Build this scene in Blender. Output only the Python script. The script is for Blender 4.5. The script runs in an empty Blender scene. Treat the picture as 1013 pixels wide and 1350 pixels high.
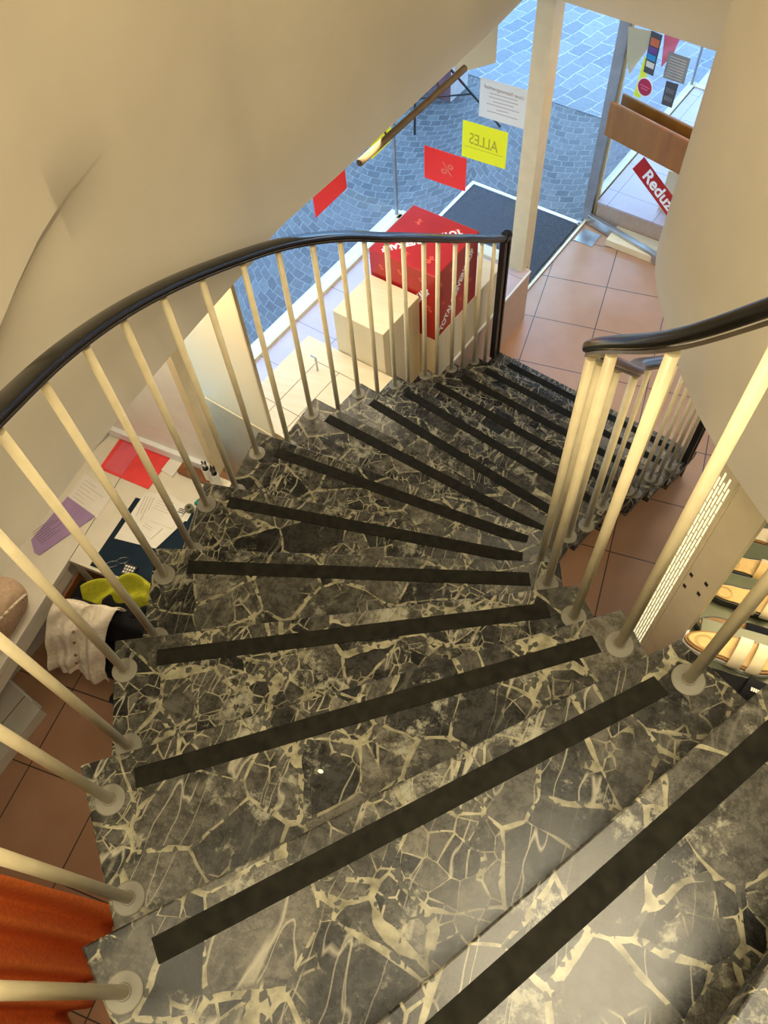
import bpy, bmesh, math, random
from mathutils import Vector, Matrix
random.seed(7)
S = bpy.context.scene
COL = S.collection
PI = math.pi

# ------------------------------------------------------------------ camera
cam = bpy.data.cameras.new('camera'); cam_o = bpy.data.objects.new('camera', cam); COL.objects.link(cam_o)
R = Matrix(((0.94242131, -0.25586193, 0.21535261), (0.33048699, 0.81109148, -0.48260643), (-0.05119006, 0.52598982, 0.84894893)))
cam_o.matrix_world = Matrix.Translation((0.051455, -1.072712, 3.646496)) @ R.to_4x4()
cam.sensor_fit = 'VERTICAL'; cam.sensor_height = 36.0; cam.sensor_width = 27.0
cam.lens = 36 * 1030.29 / 1350; cam.clip_start = 0.02; cam.clip_end = 100
S.camera = cam_o
S.view_settings.view_transform = 'Standard'; S.view_settings.look = 'None'
S.view_settings.exposure = 0.0; S.view_settings.gamma = 1.0
S.view_settings.use_curve_mapping = False

# ------------------------------------------------------------------ world and lights
world = bpy.data.worlds.new('sky'); S.world = world; world.use_nodes = True
bg = world.node_tree.nodes['Background']
bg.inputs[0].default_value = (0.38, 0.65, 1.0, 1); bg.inputs[1].default_value = 5.2

def area(name, loc, target, size, power, color, sy=None):
    l = bpy.data.lights.new(name, 'AREA'); l.energy = power; l.color = color
    l.shape = 'RECTANGLE'; l.size = size; l.size_y = sy or size
    o = bpy.data.objects.new(name, l); COL.objects.link(o); o.location = loc
    o.rotation_euler = (Vector(target) - Vector(loc)).to_track_quat('-Z', 'Y').to_euler()
    return o
WARM = (0.98, 0.85, 0.58)
area('ceiling_lamp_upper', (0.55, -0.85, 4.6), (0.42, -1.0, 2.4), 0.9, 24, WARM).data.spread = math.radians(90)
area('fill_light_landing', (-0.35, -1.9, 4.3), (-0.4, 0.1, 2.4), 1.0, 44, WARM)  # unseen fill light, added to brighten the bulkhead walls
area('fill_light_corner', (-0.85, -1.25, 4.4), (0.3, 0.25, 2.3), 0.7, 20, WARM)  # added out of view to lift the dark right-hand wall
area('fill_light_stairwell', (0.1, 1.6, 4.6), (-0.4, 0.6, 2.0), 1.5, 52, WARM)  # broad unseen fill added over the far flight and left wall
area('shelf_lamp', (0.95, 0.5, 1.93), (0.75, 0.4, 0.8), 0.5, 9, (1.0, 0.80, 0.42))
area('office_lamp', (-1.72, 0.1, 1.96), (-1.65, 0.3, 0), 0.5, 6.5, (1.0, 0.82, 0.58))
area('fill_light_niche', (-1.62, 0.78, 1.97), (-1.6, 0.85, 0), 0.25, 8, (1.0, 0.80, 0.48))  # unseen light added in the gap to warm the partition panel
area('fill_light_window_display', (-1.2, 1.45, 1.97), (-1.35, 1.4, 0.4), 0.5, 9, (1.0, 0.84, 0.58))  # added unseen light that brightens the partition panel and podium
area('entrance_lamp', (0.45, 2.9, 1.97), (0.3, 2.6, 0), 0.7, 16, (1.0, 0.80, 0.60))

# ------------------------------------------------------------------ node helpers
def new_mat(name):
    m = bpy.data.materials.new(name); m.use_nodes = True
    nt = m.node_tree; return m, nt, nt.nodes['Principled BSDF']
def N(nt, t, **kw):
    n = nt.nodes.new(t)
    for k, v in kw.items(): setattr(n, k, v)
    return n
def ramp(nt, fac, stops, interp='LINEAR'):
    r = N(nt, 'ShaderNodeValToRGB'); r.color_ramp.interpolation = interp
    e = r.color_ramp.elements
    while len(e) < len(stops): e.new(0.5)
    for i, (p, c) in enumerate(stops):
        e[i].position = p; e[i].color = (*c, 1) if len(c) == 3 else c
    nt.links.new(fac, r.inputs[0]); return r.outputs[0]
def mix(nt, fac, a, b, mode='MIX'):
    n = N(nt, 'ShaderNodeMix', data_type='RGBA', blend_type=mode)
    for sock, v in ((n.inputs[0], fac), (n.inputs[6], a), (n.inputs[7], b)):
        if isinstance(v, (int, float)): sock.default_value = v
        elif isinstance(v, tuple): sock.default_value = (*v, 1)
        else: nt.links.new(v, sock)
    return n.outputs[2]
def math_n(nt, op, a, b=None, c=None):
    n = N(nt, 'ShaderNodeMath', operation=op)
    for i, v in enumerate((a, b, c)):
        if v is None: continue
        if isinstance(v, (int, float)): n.inputs[i].default_value = v
        else: nt.links.new(v, n.inputs[i])
    return n.outputs[0]
def noise(nt, vec, scale, detail=3, rough=.5):
    n = N(nt, 'ShaderNodeTexNoise'); n.inputs['Scale'].default_value = scale
    n.inputs['Detail'].default_value = detail; n.inputs['Roughness'].default_value = rough
    nt.links.new(vec, n.inputs['Vector']); return n
def voro(nt, vec, scale, feature='F1'):
    n = N(nt, 'ShaderNodeTexVoronoi', feature=feature); n.inputs['Scale'].default_value = scale
    nt.links.new(vec, n.inputs['Vector']); return n
def bump(nt, b, height, strength=.3, dist=.002):
    n = N(nt, 'ShaderNodeBump'); n.inputs['Strength'].default_value = strength; n.inputs['Distance'].default_value = dist
    nt.links.new(height, n.inputs['Height']); nt.links.new(n.outputs[0], b.inputs['Normal'])

def plain(name, col, rough=.5, metal=0, var=.06, scale=14, spec=None, coat=0, bumpy=0):
    m, nt, b = new_mat(name)
    tc = N(nt, 'ShaderNodeTexCoord')
    f = noise(nt, tc.outputs['Object'], scale, 4).outputs[0]
    d = tuple(max(0, c * (1 - 2.2 * var)) for c in col); l = tuple(min(1, c * (1 + 2.2 * var)) for c in col)
    nt.links.new(ramp(nt, f, [(.25, d), (.75, l)]), b.inputs['Base Color'])
    b.inputs['Roughness'].default_value = rough; b.inputs['Metallic'].default_value = metal
    if spec is not None: b.inputs['Specular IOR Level'].default_value = spec
    b.inputs['Coat Weight'].default_value = coat
    if bumpy: bump(nt, b, f, bumpy, .003)
    return m

def marble_mat():
    m, nt, b = new_mat('breccia_marble')
    tc = N(nt, 'ShaderNodeTexCoord'); oi = N(nt, 'ShaderNodeObjectInfo')
    mul = N(nt, 'ShaderNodeVectorMath', operation='SCALE'); mul.inputs[3].default_value = 37
    cv = N(nt, 'ShaderNodeCombineXYZ')
    for i in range(3): nt.links.new(oi.outputs['Random'], cv.inputs[i])
    nt.links.new(cv.outputs[0], mul.inputs[0])
    add = N(nt, 'ShaderNodeVectorMath', operation='ADD')
    nt.links.new(tc.outputs['Object'], add.inputs[0]); nt.links.new(mul.outputs[0], add.inputs[1])
    P = add.outputs[0]
    # warp
    nz = noise(nt, P, 7, 2)
    w = N(nt, 'ShaderNodeVectorMath', operation='SCALE'); w.inputs[3].default_value = .032
    nt.links.new(nz.outputs['Color'], w.inputs[0])
    aw = N(nt, 'ShaderNodeVectorMath', operation='ADD'); nt.links.new(P, aw.inputs[0]); nt.links.new(w.outputs[0], aw.inputs[1])
    W = aw.outputs[0]
    big_e = voro(nt, W, 7.5, 'DISTANCE_TO_EDGE').outputs['Distance']
    big_c = voro(nt, W, 7.5).outputs['Color']
    sm_e = voro(nt, W, 24, 'DISTANCE_TO_EDGE').outputs['Distance']
    sm_c = voro(nt, W, 24).outputs['Color']
    zone = noise(nt, P, 5, 2).outputs[0]
    zone = ramp(nt, zone, [(.50, (0, 0, 0)), (.56, (1, 1, 1))])
    # stones
    cells = mix(nt, zone, big_c, sm_c)
    sep = N(nt, 'ShaderNodeSeparateColor'); nt.links.new(cells, sep.inputs[0])
    stone = ramp(nt, sep.outputs[0], [(0, (.008, .008, .0075)), (.25, (.017, .016, .014)), (.45, (.034, .0315, .025)), (.65, (.053, .049, .039)), (.85, (.024, .022, .018)), (1, (.085, .077, .060))])
    ft = noise(nt, W, 30, 9, .78).outputs[0]
    mott = ramp(nt, ft, [(.38, (.18, .18, .18)), (.60, (1.35, 1.35, 1.35))])
    stone = mix(nt, .8, stone, mott, 'MULTIPLY')
    # dark crazing, then thin straight white scratches inside some stones
    cr = voro(nt, W, 34, 'DISTANCE_TO_EDGE').outputs['Distance']
    crm = ramp(nt, cr, [(0, (.45, .45, .45)), (.035, (1, 1, 1))])
    stone = mix(nt, ramp(nt, noise(nt, P, 9, 2).outputs[0], [(.42, (0, 0, 0)), (.55, (1, 1, 1))]), stone, mix(nt, 1.0, stone, crm, 'MULTIPLY'))
    zone2 = ramp(nt, sep.outputs[1], [(.40, (.05, .05, .05)), (.75, (.85, .85, .85))])
    for rot_, sc_ in ((.5, 10), (-.9, 13)):
        mp = N(nt, 'ShaderNodeMapping'); mp.inputs['Rotation'].default_value = (0, 0, rot_); mp.inputs['Scale'].default_value = (1, .13, 1)
        nt.links.new(W, mp.inputs[0])
        wn = noise(nt, mp.outputs[0], sc_, 2, .5).outputs[0]
        ridge = math_n(nt, 'ABSOLUTE', math_n(nt, 'SUBTRACT', wn, .5))
        hair = ramp(nt, ridge, [(0, (1, 1, 1)), (.0075, (0, 0, 0))])
        stone = mix(nt, mix(nt, 1.0, hair, zone2, 'MULTIPLY'), stone, (.24, .22, .165))
    cloud = ramp(nt, noise(nt, W, 9, 8, .8).outputs[0], [(.56, (0, 0, 0)), (.64, (.85, .85, .85))])
    stone = mix(nt, cloud, stone, (.19, .18, .135))
    # matrix between stones
    wid = noise(nt, P, 11, 2).outputs[0]
    thick = math_n(nt, 'MULTIPLY', math_n(nt, 'SUBTRACT', wid, .265), .10)
    vb = math_n(nt, 'LESS_THAN', big_e, thick)
    vs = math_n(nt, 'MULTIPLY', math_n(nt, 'LESS_THAN', sm_e, math_n(nt, 'MULTIPLY', math_n(nt, 'SUBTRACT', wid, .24), .12)), zone)
    vein = math_n(nt, 'MAXIMUM', vb, vs)
    chip = voro(nt, W, 95).outputs['Color']
    sc = N(nt, 'ShaderNodeSeparateColor'); nt.links.new(chip, sc.inputs[0])
    chipm = math_n(nt, 'GREATER_THAN', sc.outputs[0], .80)
    vcol = ramp(nt, noise(nt, P, 40, 4).outputs[0], [(.3, (.085, .076, .048)), (.68, (.225, .205, .135))])
    vcol = mix(nt, chipm, vcol, (.035, .034, .028))
    col = mix(nt, vein, stone, vcol)
    nt.links.new(col, b.inputs['Base Color'])
    b.inputs['Roughness'].default_value = .24
    nt.links.new(ramp(nt, ft, [(.3, (.20,) * 3), (.7, (.34,) * 3)]), b.inputs['Roughness']); b.inputs['Specular IOR Level'].default_value = .22
    return m

def tile_mat(name, x0, y0, s, c0, c1, grout, rot=0, rough=.3, gw=.006):
    m, nt, b = new_mat(name)
    g = N(nt, 'ShaderNodeNewGeometry'); mp = N(nt, 'ShaderNodeMapping')
    mp.vector_type = 'TEXTURE'
    mp.inputs['Location'].default_value = (x0, y0, 0); mp.inputs['Rotation'].default_value = (0, 0, rot)
    nt.links.new(g.outputs['Position'], mp.inputs['Vector'])
    sp = N(nt, 'ShaderNodeSeparateXYZ'); nt.links.new(mp.outputs[0], sp.inputs[0])
    ds = []
    for i in (0, 1):
        f = math_n(nt, 'FRACT', math_n(nt, 'DIVIDE', sp.outputs[i], s))
        ds.append(math_n(nt, 'MINIMUM', f, math_n(nt, 'SUBTRACT', 1.0, f)))
    e = math_n(nt, 'MINIMUM', ds[0], ds[1])
    gm = math_n(nt, 'LESS_THAN', e, gw / s / 2)
    fine = noise(nt, mp.outputs[0], 220, 2, .7).outputs[0]
    soft = noise(nt, mp.outputs[0], 6, 3).outputs[0]
    base = mix(nt, .5, ramp(nt, fine, [(.35, c0), (.65, c1)]), ramp(nt, soft, [(.3, c0), (.7, c1)]))
    nt.links.new(mix(nt, gm, base, grout), b.inputs['Base Color'])
    b.inputs['Roughness'].default_value = rough
    bump(nt, b, math_n(nt, 'SUBTRACT', 1.0, gm), .4, .002)
    return m

def sett_mat(name, big):
    m, nt, b = new_mat(name)
    g = N(nt, 'ShaderNodeNewGeometry'); P = g.outputs['Position']
    nz = noise(nt, P, 2.6 if not big else 2.0, 5, .62)
    w = N(nt, 'ShaderNodeVectorMath', operation='SCALE'); w.inputs[3].default_value = .10 if not big else .16
    nt.links.new(nz.outputs['Color'], w.inputs[0])
    aw = N(nt, 'ShaderNodeVectorMath', operation='ADD'); nt.links.new(P, aw.inputs[0]); nt.links.new(w.outputs[0], aw.inputs[1])
    if big:
        mp = N(nt, 'ShaderNodeMapping'); mp.inputs['Rotation'].default_value = (0, 0, math.radians(-62))
        nt.links.new(aw.outputs[0], mp.inputs[0])
        br = N(nt, 'ShaderNodeTexBrick'); nt.links.new(mp.outputs[0], br.inputs['Vector'])
        br.inputs['Scale'].default_value = 1.0; br.inputs['Brick Width'].default_value = .21; br.inputs['Row Height'].default_value = .135
        br.inputs['Mortar Size'].default_value = .007; br.inputs['Mortar Smooth'].default_value = .8
        br.inputs['Color1'].default_value = (.13, .15, .18, 1); br.inputs['Color2'].default_value = (.20, .22, .25, 1)
        br.inputs['Mortar'].default_value = (.40, .42, .44, 1)
        col = br.outputs['Color']; h = br.outputs['Fac']
        n2 = noise(nt, P, 30, 5, .7).outputs[0]
        col = mix(nt, .6, col, ramp(nt, n2, [(.3, (.7,) * 3), (.7, (1.2,) * 3)]), 'MULTIPLY')
        nt.links.new(col, b.inputs['Base Color'])
        bump(nt, b, math_n(nt, 'SUBTRACT', n2, h), .6, .012)
    else:
        # arcs of small setts laid in scallops
        sp = N(nt, 'ShaderNodeSeparateXYZ'); nt.links.new(aw.outputs[0], sp.inputs[0])
        px = math_n(nt, 'SUBTRACT', math_n(nt, 'FRACT', math_n(nt, 'DIVIDE', sp.outputs[0], 1.2)), .5)
        px = math_n(nt, 'MULTIPLY', px, 1.2)
        arc = math_n(nt, 'ADD', sp.outputs[1], math_n(nt, 'MULTIPLY', math_n(nt, 'MULTIPLY', px, px), -1.1))
        cb = N(nt, 'ShaderNodeCombineXYZ'); nt.links.new(sp.outputs[0], cb.inputs[0]); nt.links.new(arc, cb.inputs[1])
        br = N(nt, 'ShaderNodeTexBrick'); nt.links.new(cb.outputs[0], br.inputs['Vector'])
        br.inputs['Scale'].default_value = 1.0; br.inputs['Brick Width'].default_value = .088; br.inputs['Row Height'].default_value = .072
        br.inputs['Mortar Size'].default_value = .0055; br.inputs['Mortar Smooth'].default_value = .5
        br.inputs['Color1'].default_value = (.060, .063, .070, 1); br.inputs['Color2'].default_value = (.115, .118, .125, 1)
        br.inputs['Mortar'].default_value = (.175, .18, .185, 1)
        n2 = noise(nt, P, 38, 5, .7).outputs[0]
        col = mix(nt, .7, br.outputs['Color'], ramp(nt, n2, [(.3, (.65,) * 3), (.7, (1.25,) * 3)]), 'MULTIPLY')
        nt.links.new(col, b.inputs['Base Color'])
        bump(nt, b, math_n(nt, 'SUBTRACT', n2, br.outputs['Fac']), .6, .010)
    b.inputs['Roughness'].default_value = .62
    return m

def glass_mat(name, tint=(.96, .98, 1.0), gloss=1.0):
    m, nt, b = new_mat(name); nt.nodes.remove(b)
    out = nt.nodes['Material Output']
    t = N(nt, 'ShaderNodeBsdfTransparent'); t.inputs[0].default_value = (*tint, 1)
    g = N(nt, 'ShaderNodeBsdfGlossy'); g.inputs['Roughness'].default_value = .01
    f = N(nt, 'ShaderNodeFresnel'); f.inputs[0].default_value = 1.45
    ms = N(nt, 'ShaderNodeMixShader')
    gg = N(nt, 'ShaderNodeNewGeometry'); nt.links.new(math_n(nt, 'MULTIPLY', math_n(nt, 'MINIMUM', f.outputs[0], .6), math_n(nt, 'SUBTRACT', gloss, gg.outputs['Backfacing'])), ms.inputs[0])
    nt.links.new(t.outputs[0], ms.inputs[1]); nt.links.new(g.outputs[0], ms.inputs[2]); nt.links.new(ms.outputs[0], out.inputs[0])
    return m
def sheer_mat(name, col, alpha):
    m, nt, b = new_mat(name); out = nt.nodes['Material Output']
    b.inputs['Base Color'].default_value = (*col, 1); b.inputs['Roughness'].default_value = .35
    tl = N(nt, 'ShaderNodeBsdfTranslucent'); tl.inputs[0].default_value = (*col, 1)
    m1 = N(nt, 'ShaderNodeMixShader'); m1.inputs[0].default_value = .35
    nt.links.new(b.outputs[0], m1.inputs[1]); nt.links.new(tl.outputs[0], m1.inputs[2])
    t = N(nt, 'ShaderNodeBsdfTransparent'); m2 = N(nt, 'ShaderNodeMixShader'); m2.inputs[0].default_value = alpha
    nt.links.new(t.outputs[0], m2.inputs[1]); nt.links.new(m1.outputs[0], m2.inputs[2]); nt.links.new(m2.outputs[0], out.inputs[0])
    return m
def wood_mat(name, c0, c1, rough=.4, scale=3, stretch=(1, 12, 1)):
    m, nt, b = new_mat(name); tc = N(nt, 'ShaderNodeTexCoord'); mp = N(nt, 'ShaderNodeMapping')
    mp.inputs['Scale'].default_value = stretch; nt.links.new(tc.outputs['Object'], mp.inputs[0])
    f = noise(nt, mp.outputs[0], scale, 6, .6).outputs[0]
    nt.links.new(ramp(nt, f, [(.3, c0), (.7, c1)]), b.inputs['Base Color']); b.inputs['Roughness'].default_value = rough
    return m
def cloth_mat(name, col, rough=.9):
    return plain(name, col, rough, var=.08, scale=60, spec=.2, bumpy=.25)

M = dict(
    marble=marble_mat(),
    strip=plain('rubber_strip', (.0075, .0068, .0045), .75, var=.25, scale=40, bumpy=.2, spec=.08),
    paint=plain('plaster', (.64, .575, .455), .75, var=.035, scale=2.5, bumpy=.05),
    paint2=plain('plaster_darker', (.62, .55, .43), .8, var=.03, scale=2),  # slightly darker plaster for ceiling, soffit and outer walls
    white=plain('white_paint', (.82, .80, .74), .4, var=.02),
    cream_metal=plain('cream_enamel', (.70, .60, .38), .32, var=.04, scale=20),
    disk=plain('nickel_rosette', (.115, .105, .078), .5, metal=0, var=.05),
    rail=plain('black_brown_rail', (.007, .006, .005), .16, var=.25, scale=30, spec=.35),
    railmetal=plain('brown_metal', (.16, .13, .09), .3, metal=.7),
    black=plain('black_plastic', (.010, .010, .010), .35, var=.2),
    steel=plain('steel', (.45, .45, .44), .3, metal=.9),
    alu=plain('grey_aluminium', (.30, .30, .31), .42, metal=.4),
    creamframe=plain('cream_frame', (.70, .58, .35), .35, var=.03),
    whiteframe=plain('white_frame', (.80, .83, .84), .35, var=.03),
    brass=plain('brass_tube', (.20, .13, .06), .7, metal=.2, var=.1),
    floor=tile_mat('terracotta_tiles', 0, 0, .4, (.37, .195, .10), (.46, .262, .155), (.055, .038, .030)),
    pinktile=tile_mat('pink_tiles', 0, 0, .33, (.50, .40, .42), (.60, .48, .50), (.20, .16, .18), rough=.35, gw=.004),
    plinthside=plain('pink_tile_side', (.52, .34, .23), .35, var=.05, scale=60),
    street=sett_mat('small_setts', False), road=sett_mat('large_setts', True),
    mat=plain('entrance_mat', (.042, .044, .050), .95, var=.3, scale=150, bumpy=.5),
    glass=glass_mat('window_glass'),
    sheer=sheer_mat('frosted_panel', (.96, .84, .58), .93),
    maple=wood_mat('maple_veneer', (.74, .58, .33), (.80, .66, .42), .5),
    handle=wood_mat('oiled_wood', (.23, .080, .010), (.33, .125, .018), .35),
    red=plain('red_card', (.42, .016, .012), .28, var=.08, scale=5),
    orange=plain('orange_print', (.80, .16, .08), .4, var=.02),
    wprint=plain('white_print', (.85, .82, .78), .5, var=.02),
    redpaper=sheer_mat('red_paper', (.95, .04, .02), .97),
    yellowpaper=sheer_mat('yellow_paper', (.95, .88, .01), .97),
    whitepaper=sheer_mat('white_paper', (.86, .80, .70), .97),
    tanpaper=sheer_mat('tan_paper', (.75, .58, .33), .95),
    pinkpaper=sheer_mat('pink_paper', (.85, .20, .25), .95),
    ochre=plain('ochre_ink', (.45, .38, .01), .6, var=.02),
    ink=plain('grey_ink', (.50, .40, .36), .7, var=.05),
    darkink=plain('dark_ink', (.06, .055, .06), .6, var=.05),
    desk=plain('cream_laminate', (.72, .68, .56), .4, var=.02),
    navy=plain('navy_blotter', (.008, .020, .036), .7, var=.1, spec=.15),
    orangecloth=cloth_mat('orange_curtain', (.80, .17, .03)),
    jacket=cloth_mat('cream_denim', (.82, .73, .57)),
    beigecloth=cloth_mat('beige_leather', (.60, .43, .28), .6),
    green=cloth_mat('lime_cloth', (.42, .42, .03)),
    blackcloth=cloth_mat('black_cloth', (.008, .008, .010)),
    brown=plain('brown_wood', (.20, .075, .02), .5, var=.15),
    teal=plain('teal_plastic', (.0, .20, .14), .4),
    purple=plain('lilac_paper', (.36, .24, .44), .6, var=.04),
    redfold=plain('red_folder', (.80, .06, .06), .3, var=.06),
    pinkfold=plain('pink_sheet', (.72, .12, .16), .35, var=.04),
    paper=plain('paper', (.78, .76, .68), .7, var=.02),
    cream_panel=plain('cream_panel', (.74, .62, .38), .5, var=.02),
    tan=plain('cork_footbed', (.74, .50, .20), .55, var=.06, scale=40),
    strap=plain('pale_leather', (.80, .68, .46), .5, var=.05),
    brownstrap=plain('brown_leather', (.32, .16, .05), .5, var=.1),
    shelf=plain('shelf_glass_green', (.13, .14, .085), .3, var=.05),
    grey=plain('grey_sticker', (.20, .21, .19), .6, var=.08),
    crimson=plain('crimson_sticker', (.36, .010, .05), .5, var=.05),
    stonewhite=plain('pale_stone', (.62, .58, .58), .8, var=.04),
    burgundy=plain('burgundy_stone', (.13, .07, .08), .8, var=.1),
)

_m, _nt, _b = new_mat('lit_slot'); _b.inputs['Base Color'].default_value = (.9, .88, .6, 1); _b.inputs['Emission Color'].default_value = (1, .95, .58, 1); _b.inputs['Emission Strength'].default_value = .9  # emission stands in for light shining through the upright's slots
M['slotglow'] = _m

# ------------------------------------------------------------------ mesh helpers
def link(name, bm, mat, parent=None, smooth=False, loc=None, bevel=0, seg=2):
    bmesh.ops.recalc_face_normals(bm, faces=bm.faces)
    me = bpy.data.meshes.new(name); bm.to_mesh(me); bm.free()
    for m in (mat if isinstance(mat, (list, tuple)) else [mat]): me.materials.append(m)
    if smooth:
        for p in me.polygons: p.use_smooth = True
    o = bpy.data.objects.new(name, me); COL.objects.link(o)
    if parent: o.parent = parent
    if loc is not None: o.location = loc
    if bevel:
        md = o.modifiers.new('bevel', 'BEVEL'); md.width = bevel; md.segments = seg; md.limit_method = 'ANGLE'
    return o
def tag(o, label, cat, group=None, kind=None):
    o['label'] = label; o['category'] = cat
    if group: o['group'] = group
    if kind: o['kind'] = kind
    return o
def empty(name, loc=(0, 0, 0), rz=0):
    o = bpy.data.objects.new(name, None); o.empty_display_size = .05; COL.objects.link(o)
    o.location = loc; o.rotation_euler = (0, 0, rz); return o
def struct(o): o['kind'] = 'structure'; return o
def prism(bm, pts, z0, z1, mi=0):
    n = len(pts)
    b = [bm.verts.new((x, y, z0)) for x, y in pts]; t = [bm.verts.new((x, y, z1)) for x, y in pts]
    fs = [bm.faces.new(b[::-1]), bm.faces.new(t)]
    for i in range(n): fs.append(bm.faces.new((b[i], b[(i + 1) % n], t[(i + 1) % n], t[i])))
    for f in fs: f.material_index = mi
    return fs
def box(bm, x0, x1, y0, y1, z0, z1): return prism(bm, [(x0, y0), (x1, y0), (x1, y1), (x0, y1)], z0, z1)
AX = Vector((.277, .961, 0)).normalized(); BX = Vector((AX.y, -AX.x, 0))
def AB(a, b): v = AX * a + BX * b; return (v.x, v.y)
def abbox(bm, a0, a1, b0, b1, z0, z1): return prism(bm, [AB(a0, b0), AB(a1, b0), AB(a1, b1), AB(a0, b1)], z0, z1)
def tube(bm, p0, p1, r, n=14, r1=None):
    p0, p1 = Vector(p0), Vector(p1); d = (p1 - p0)
    q = d.to_track_quat('Z', 'Y'); rings = []
    for p, rr in ((p0, r), (p1, r if r1 is None else r1)):
        rings.append([bm.verts.new(p + q @ Vector((rr * math.cos(2 * PI * i / n), rr * math.sin(2 * PI * i / n), 0))) for i in range(n)])
    for i in range(n): bm.faces.new((rings[0][i], rings[0][(i + 1) % n], rings[1][(i + 1) % n], rings[1][i]))
    bm.faces.new(rings[0][::-1]); bm.faces.new(rings[1])
def lathe(bm, prof, c=(0, 0, 0), n=24):
    c = Vector(c); rings = []
    for r, z in prof: rings.append([bm.verts.new(c + Vector((r * math.cos(2 * PI * i / n), r * math.sin(2 * PI * i / n), z))) for i in range(n)])
    for a, b in zip(rings, rings[1:]):
        for i in range(n): bm.faces.new((a[i], a[(i + 1) % n], b[(i + 1) % n], b[i]))
    bm.faces.new(rings[0][::-1]); bm.faces.new(rings[-1])
def catmull(pts, sub=8):
    pts = [Vector(p) for p in pts]; P = [2 * pts[0] - pts[1]] + pts + [2 * pts[-1] - pts[-2]]; out = []
    for i in range(1, len(P) - 2):
        a, b, c, d = P[i - 1:i + 3]
        for k in range(sub):
            t = k / sub
            out.append(.5 * ((2 * b) + (c - a) * t + (2 * a - 5 * b + 4 * c - d) * t * t + (3 * b - a - 3 * c + d) * t ** 3))
    out.append(P[-2]); return out
def sweep(bm, path, prof, side0=None):
    rings = []; n = len(prof); last = side0
    for i, p in enumerate(path):
        t = (path[min(i + 1, len(path) - 1)] - path[max(i - 1, 0)]).normalized()
        s = t.cross(Vector((0, 0, 1)))
        if s.length < .25 and last is not None: s = last.copy()
        s.normalize()
        if last is not None and s.dot(last) < 0: s = -s
        s = (s - t * s.dot(t)).normalized(); last = s; u = s.cross(t)
        rings.append([bm.verts.new(p + s * a + u * b) for a, b in prof])
    for a, b in zip(rings, rings[1:]):
        for i in range(n): bm.faces.new((a[i], a[(i + 1) % n], b[(i + 1) % n], b[i]))
    bm.faces.new(rings[0][::-1]); bm.faces.new(rings[-1])
def text_obj(name, s, size, mat, mtx, parent=None, offset=0, shear=0, depth=.0006, width=1):
    cu = bpy.data.curves.new(name, 'FONT'); cu.body = s; cu.size = size; cu.extrude = depth; cu.offset = offset; cu.shear = shear
    cu.align_x = 'CENTER'; cu.align_y = 'CENTER'
    t = bpy.data.objects.new(name + '_tmp', cu); COL.objects.link(t)
    bpy.context.view_layer.update()
    me = bpy.data.meshes.new_from_object(t.evaluated_get(bpy.context.evaluated_depsgraph_get()))
    bpy.data.objects.remove(t); bpy.data.curves.remove(cu)
    me.transform(mtx @ Matrix.Diagonal((width, 1, 1, 1))); me.materials.clear(); me.materials.append(mat)
    o = bpy.data.objects.new(name, me); COL.objects.link(o)
    if parent: o.parent = parent
    return o
def frame_mtx(origin, xdir, ydir):
    x = Vector(xdir).normalized(); y = Vector(ydir); y = (y - x * y.dot(x)).normalized(); z = x.cross(y)
    m = Matrix((x, y, z)).transposed().to_4x4(); m.translation = Vector(origin); return m
def sheet(name, mat, origin, xdir, ydir, w, h, parent=None, t=.0012, curl=0):
    m = frame_mtx(origin, xdir, ydir); bm = bmesh.new(); n = 8 if curl else 1
    def at(i, j, z): u = i / n; return m @ Vector((u * w, j * h, z + curl * math.sin(u * PI) * (1 - j * .5)))
    g = [[[bm.verts.new(at(i, j, z)) for j in (0, 1)] for i in range(n + 1)] for z in (0, t)]
    for i in range(n):
        bm.faces.new((g[0][i][0], g[0][i][1], g[0][i + 1][1], g[0][i + 1][0])); bm.faces.new((g[1][i][0], g[1][i + 1][0], g[1][i + 1][1], g[1][i][1]))
        for j in (0, 1): bm.faces.new((g[0][i][j], g[0][i + 1][j], g[1][i + 1][j], g[1][i][j]))
    for i in (0, n): bm.faces.new((g[0][i][0], g[0][i][1], g[1][i][1], g[1][i][0]))
    return link(name, bm, mat, parent)
def poly_sheet(name, mat, pts, z, t=.0015, parent=None):
    bm = bmesh.new(); prism(bm, pts, z, z + t); return link(name, bm, mat, parent)

# ------------------------------------------------------------------ structure: ground floor
ZC = 2.0
# shop floor
fl = bmesh.new()
prism(fl, [AB(-5.2, -2.25), AB(2.45, -2.25), AB(2.45, -1.315), AB(6.0, -1.315), (6.5, 5.0), (6.5, -4.5), (-2.0, -5.2)], -.08, 0)
struct(link('floor', fl, M['floor']))
for nd in M['floor'].node_tree.nodes:
    if nd.type == 'MAPPING': nd.inputs['Location'].default_value = (-.0515, 3.0727, 0)
for nd in M['floor'].node_tree.nodes:
    if nd.type == 'MATH' and nd.operation == 'DIVIDE': nd.inputs[1].default_value = .3892
# street
st = bmesh.new(); prism(st, [AB(-6, -2.27), AB(2.46, -2.27), AB(2.46, -1.32), AB(4.62, -1.32), AB(4.62, -12), AB(-6, -12)], -.10, -.012)
struct(link('street_pavement', st, M['street']))
st = bmesh.new(); prism(st, [AB(4.62, 8), AB(14, 8), AB(14, -12), AB(4.62, -12)], -.10, -.008)
struct(link('street_roadway', st, M['road']))
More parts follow.
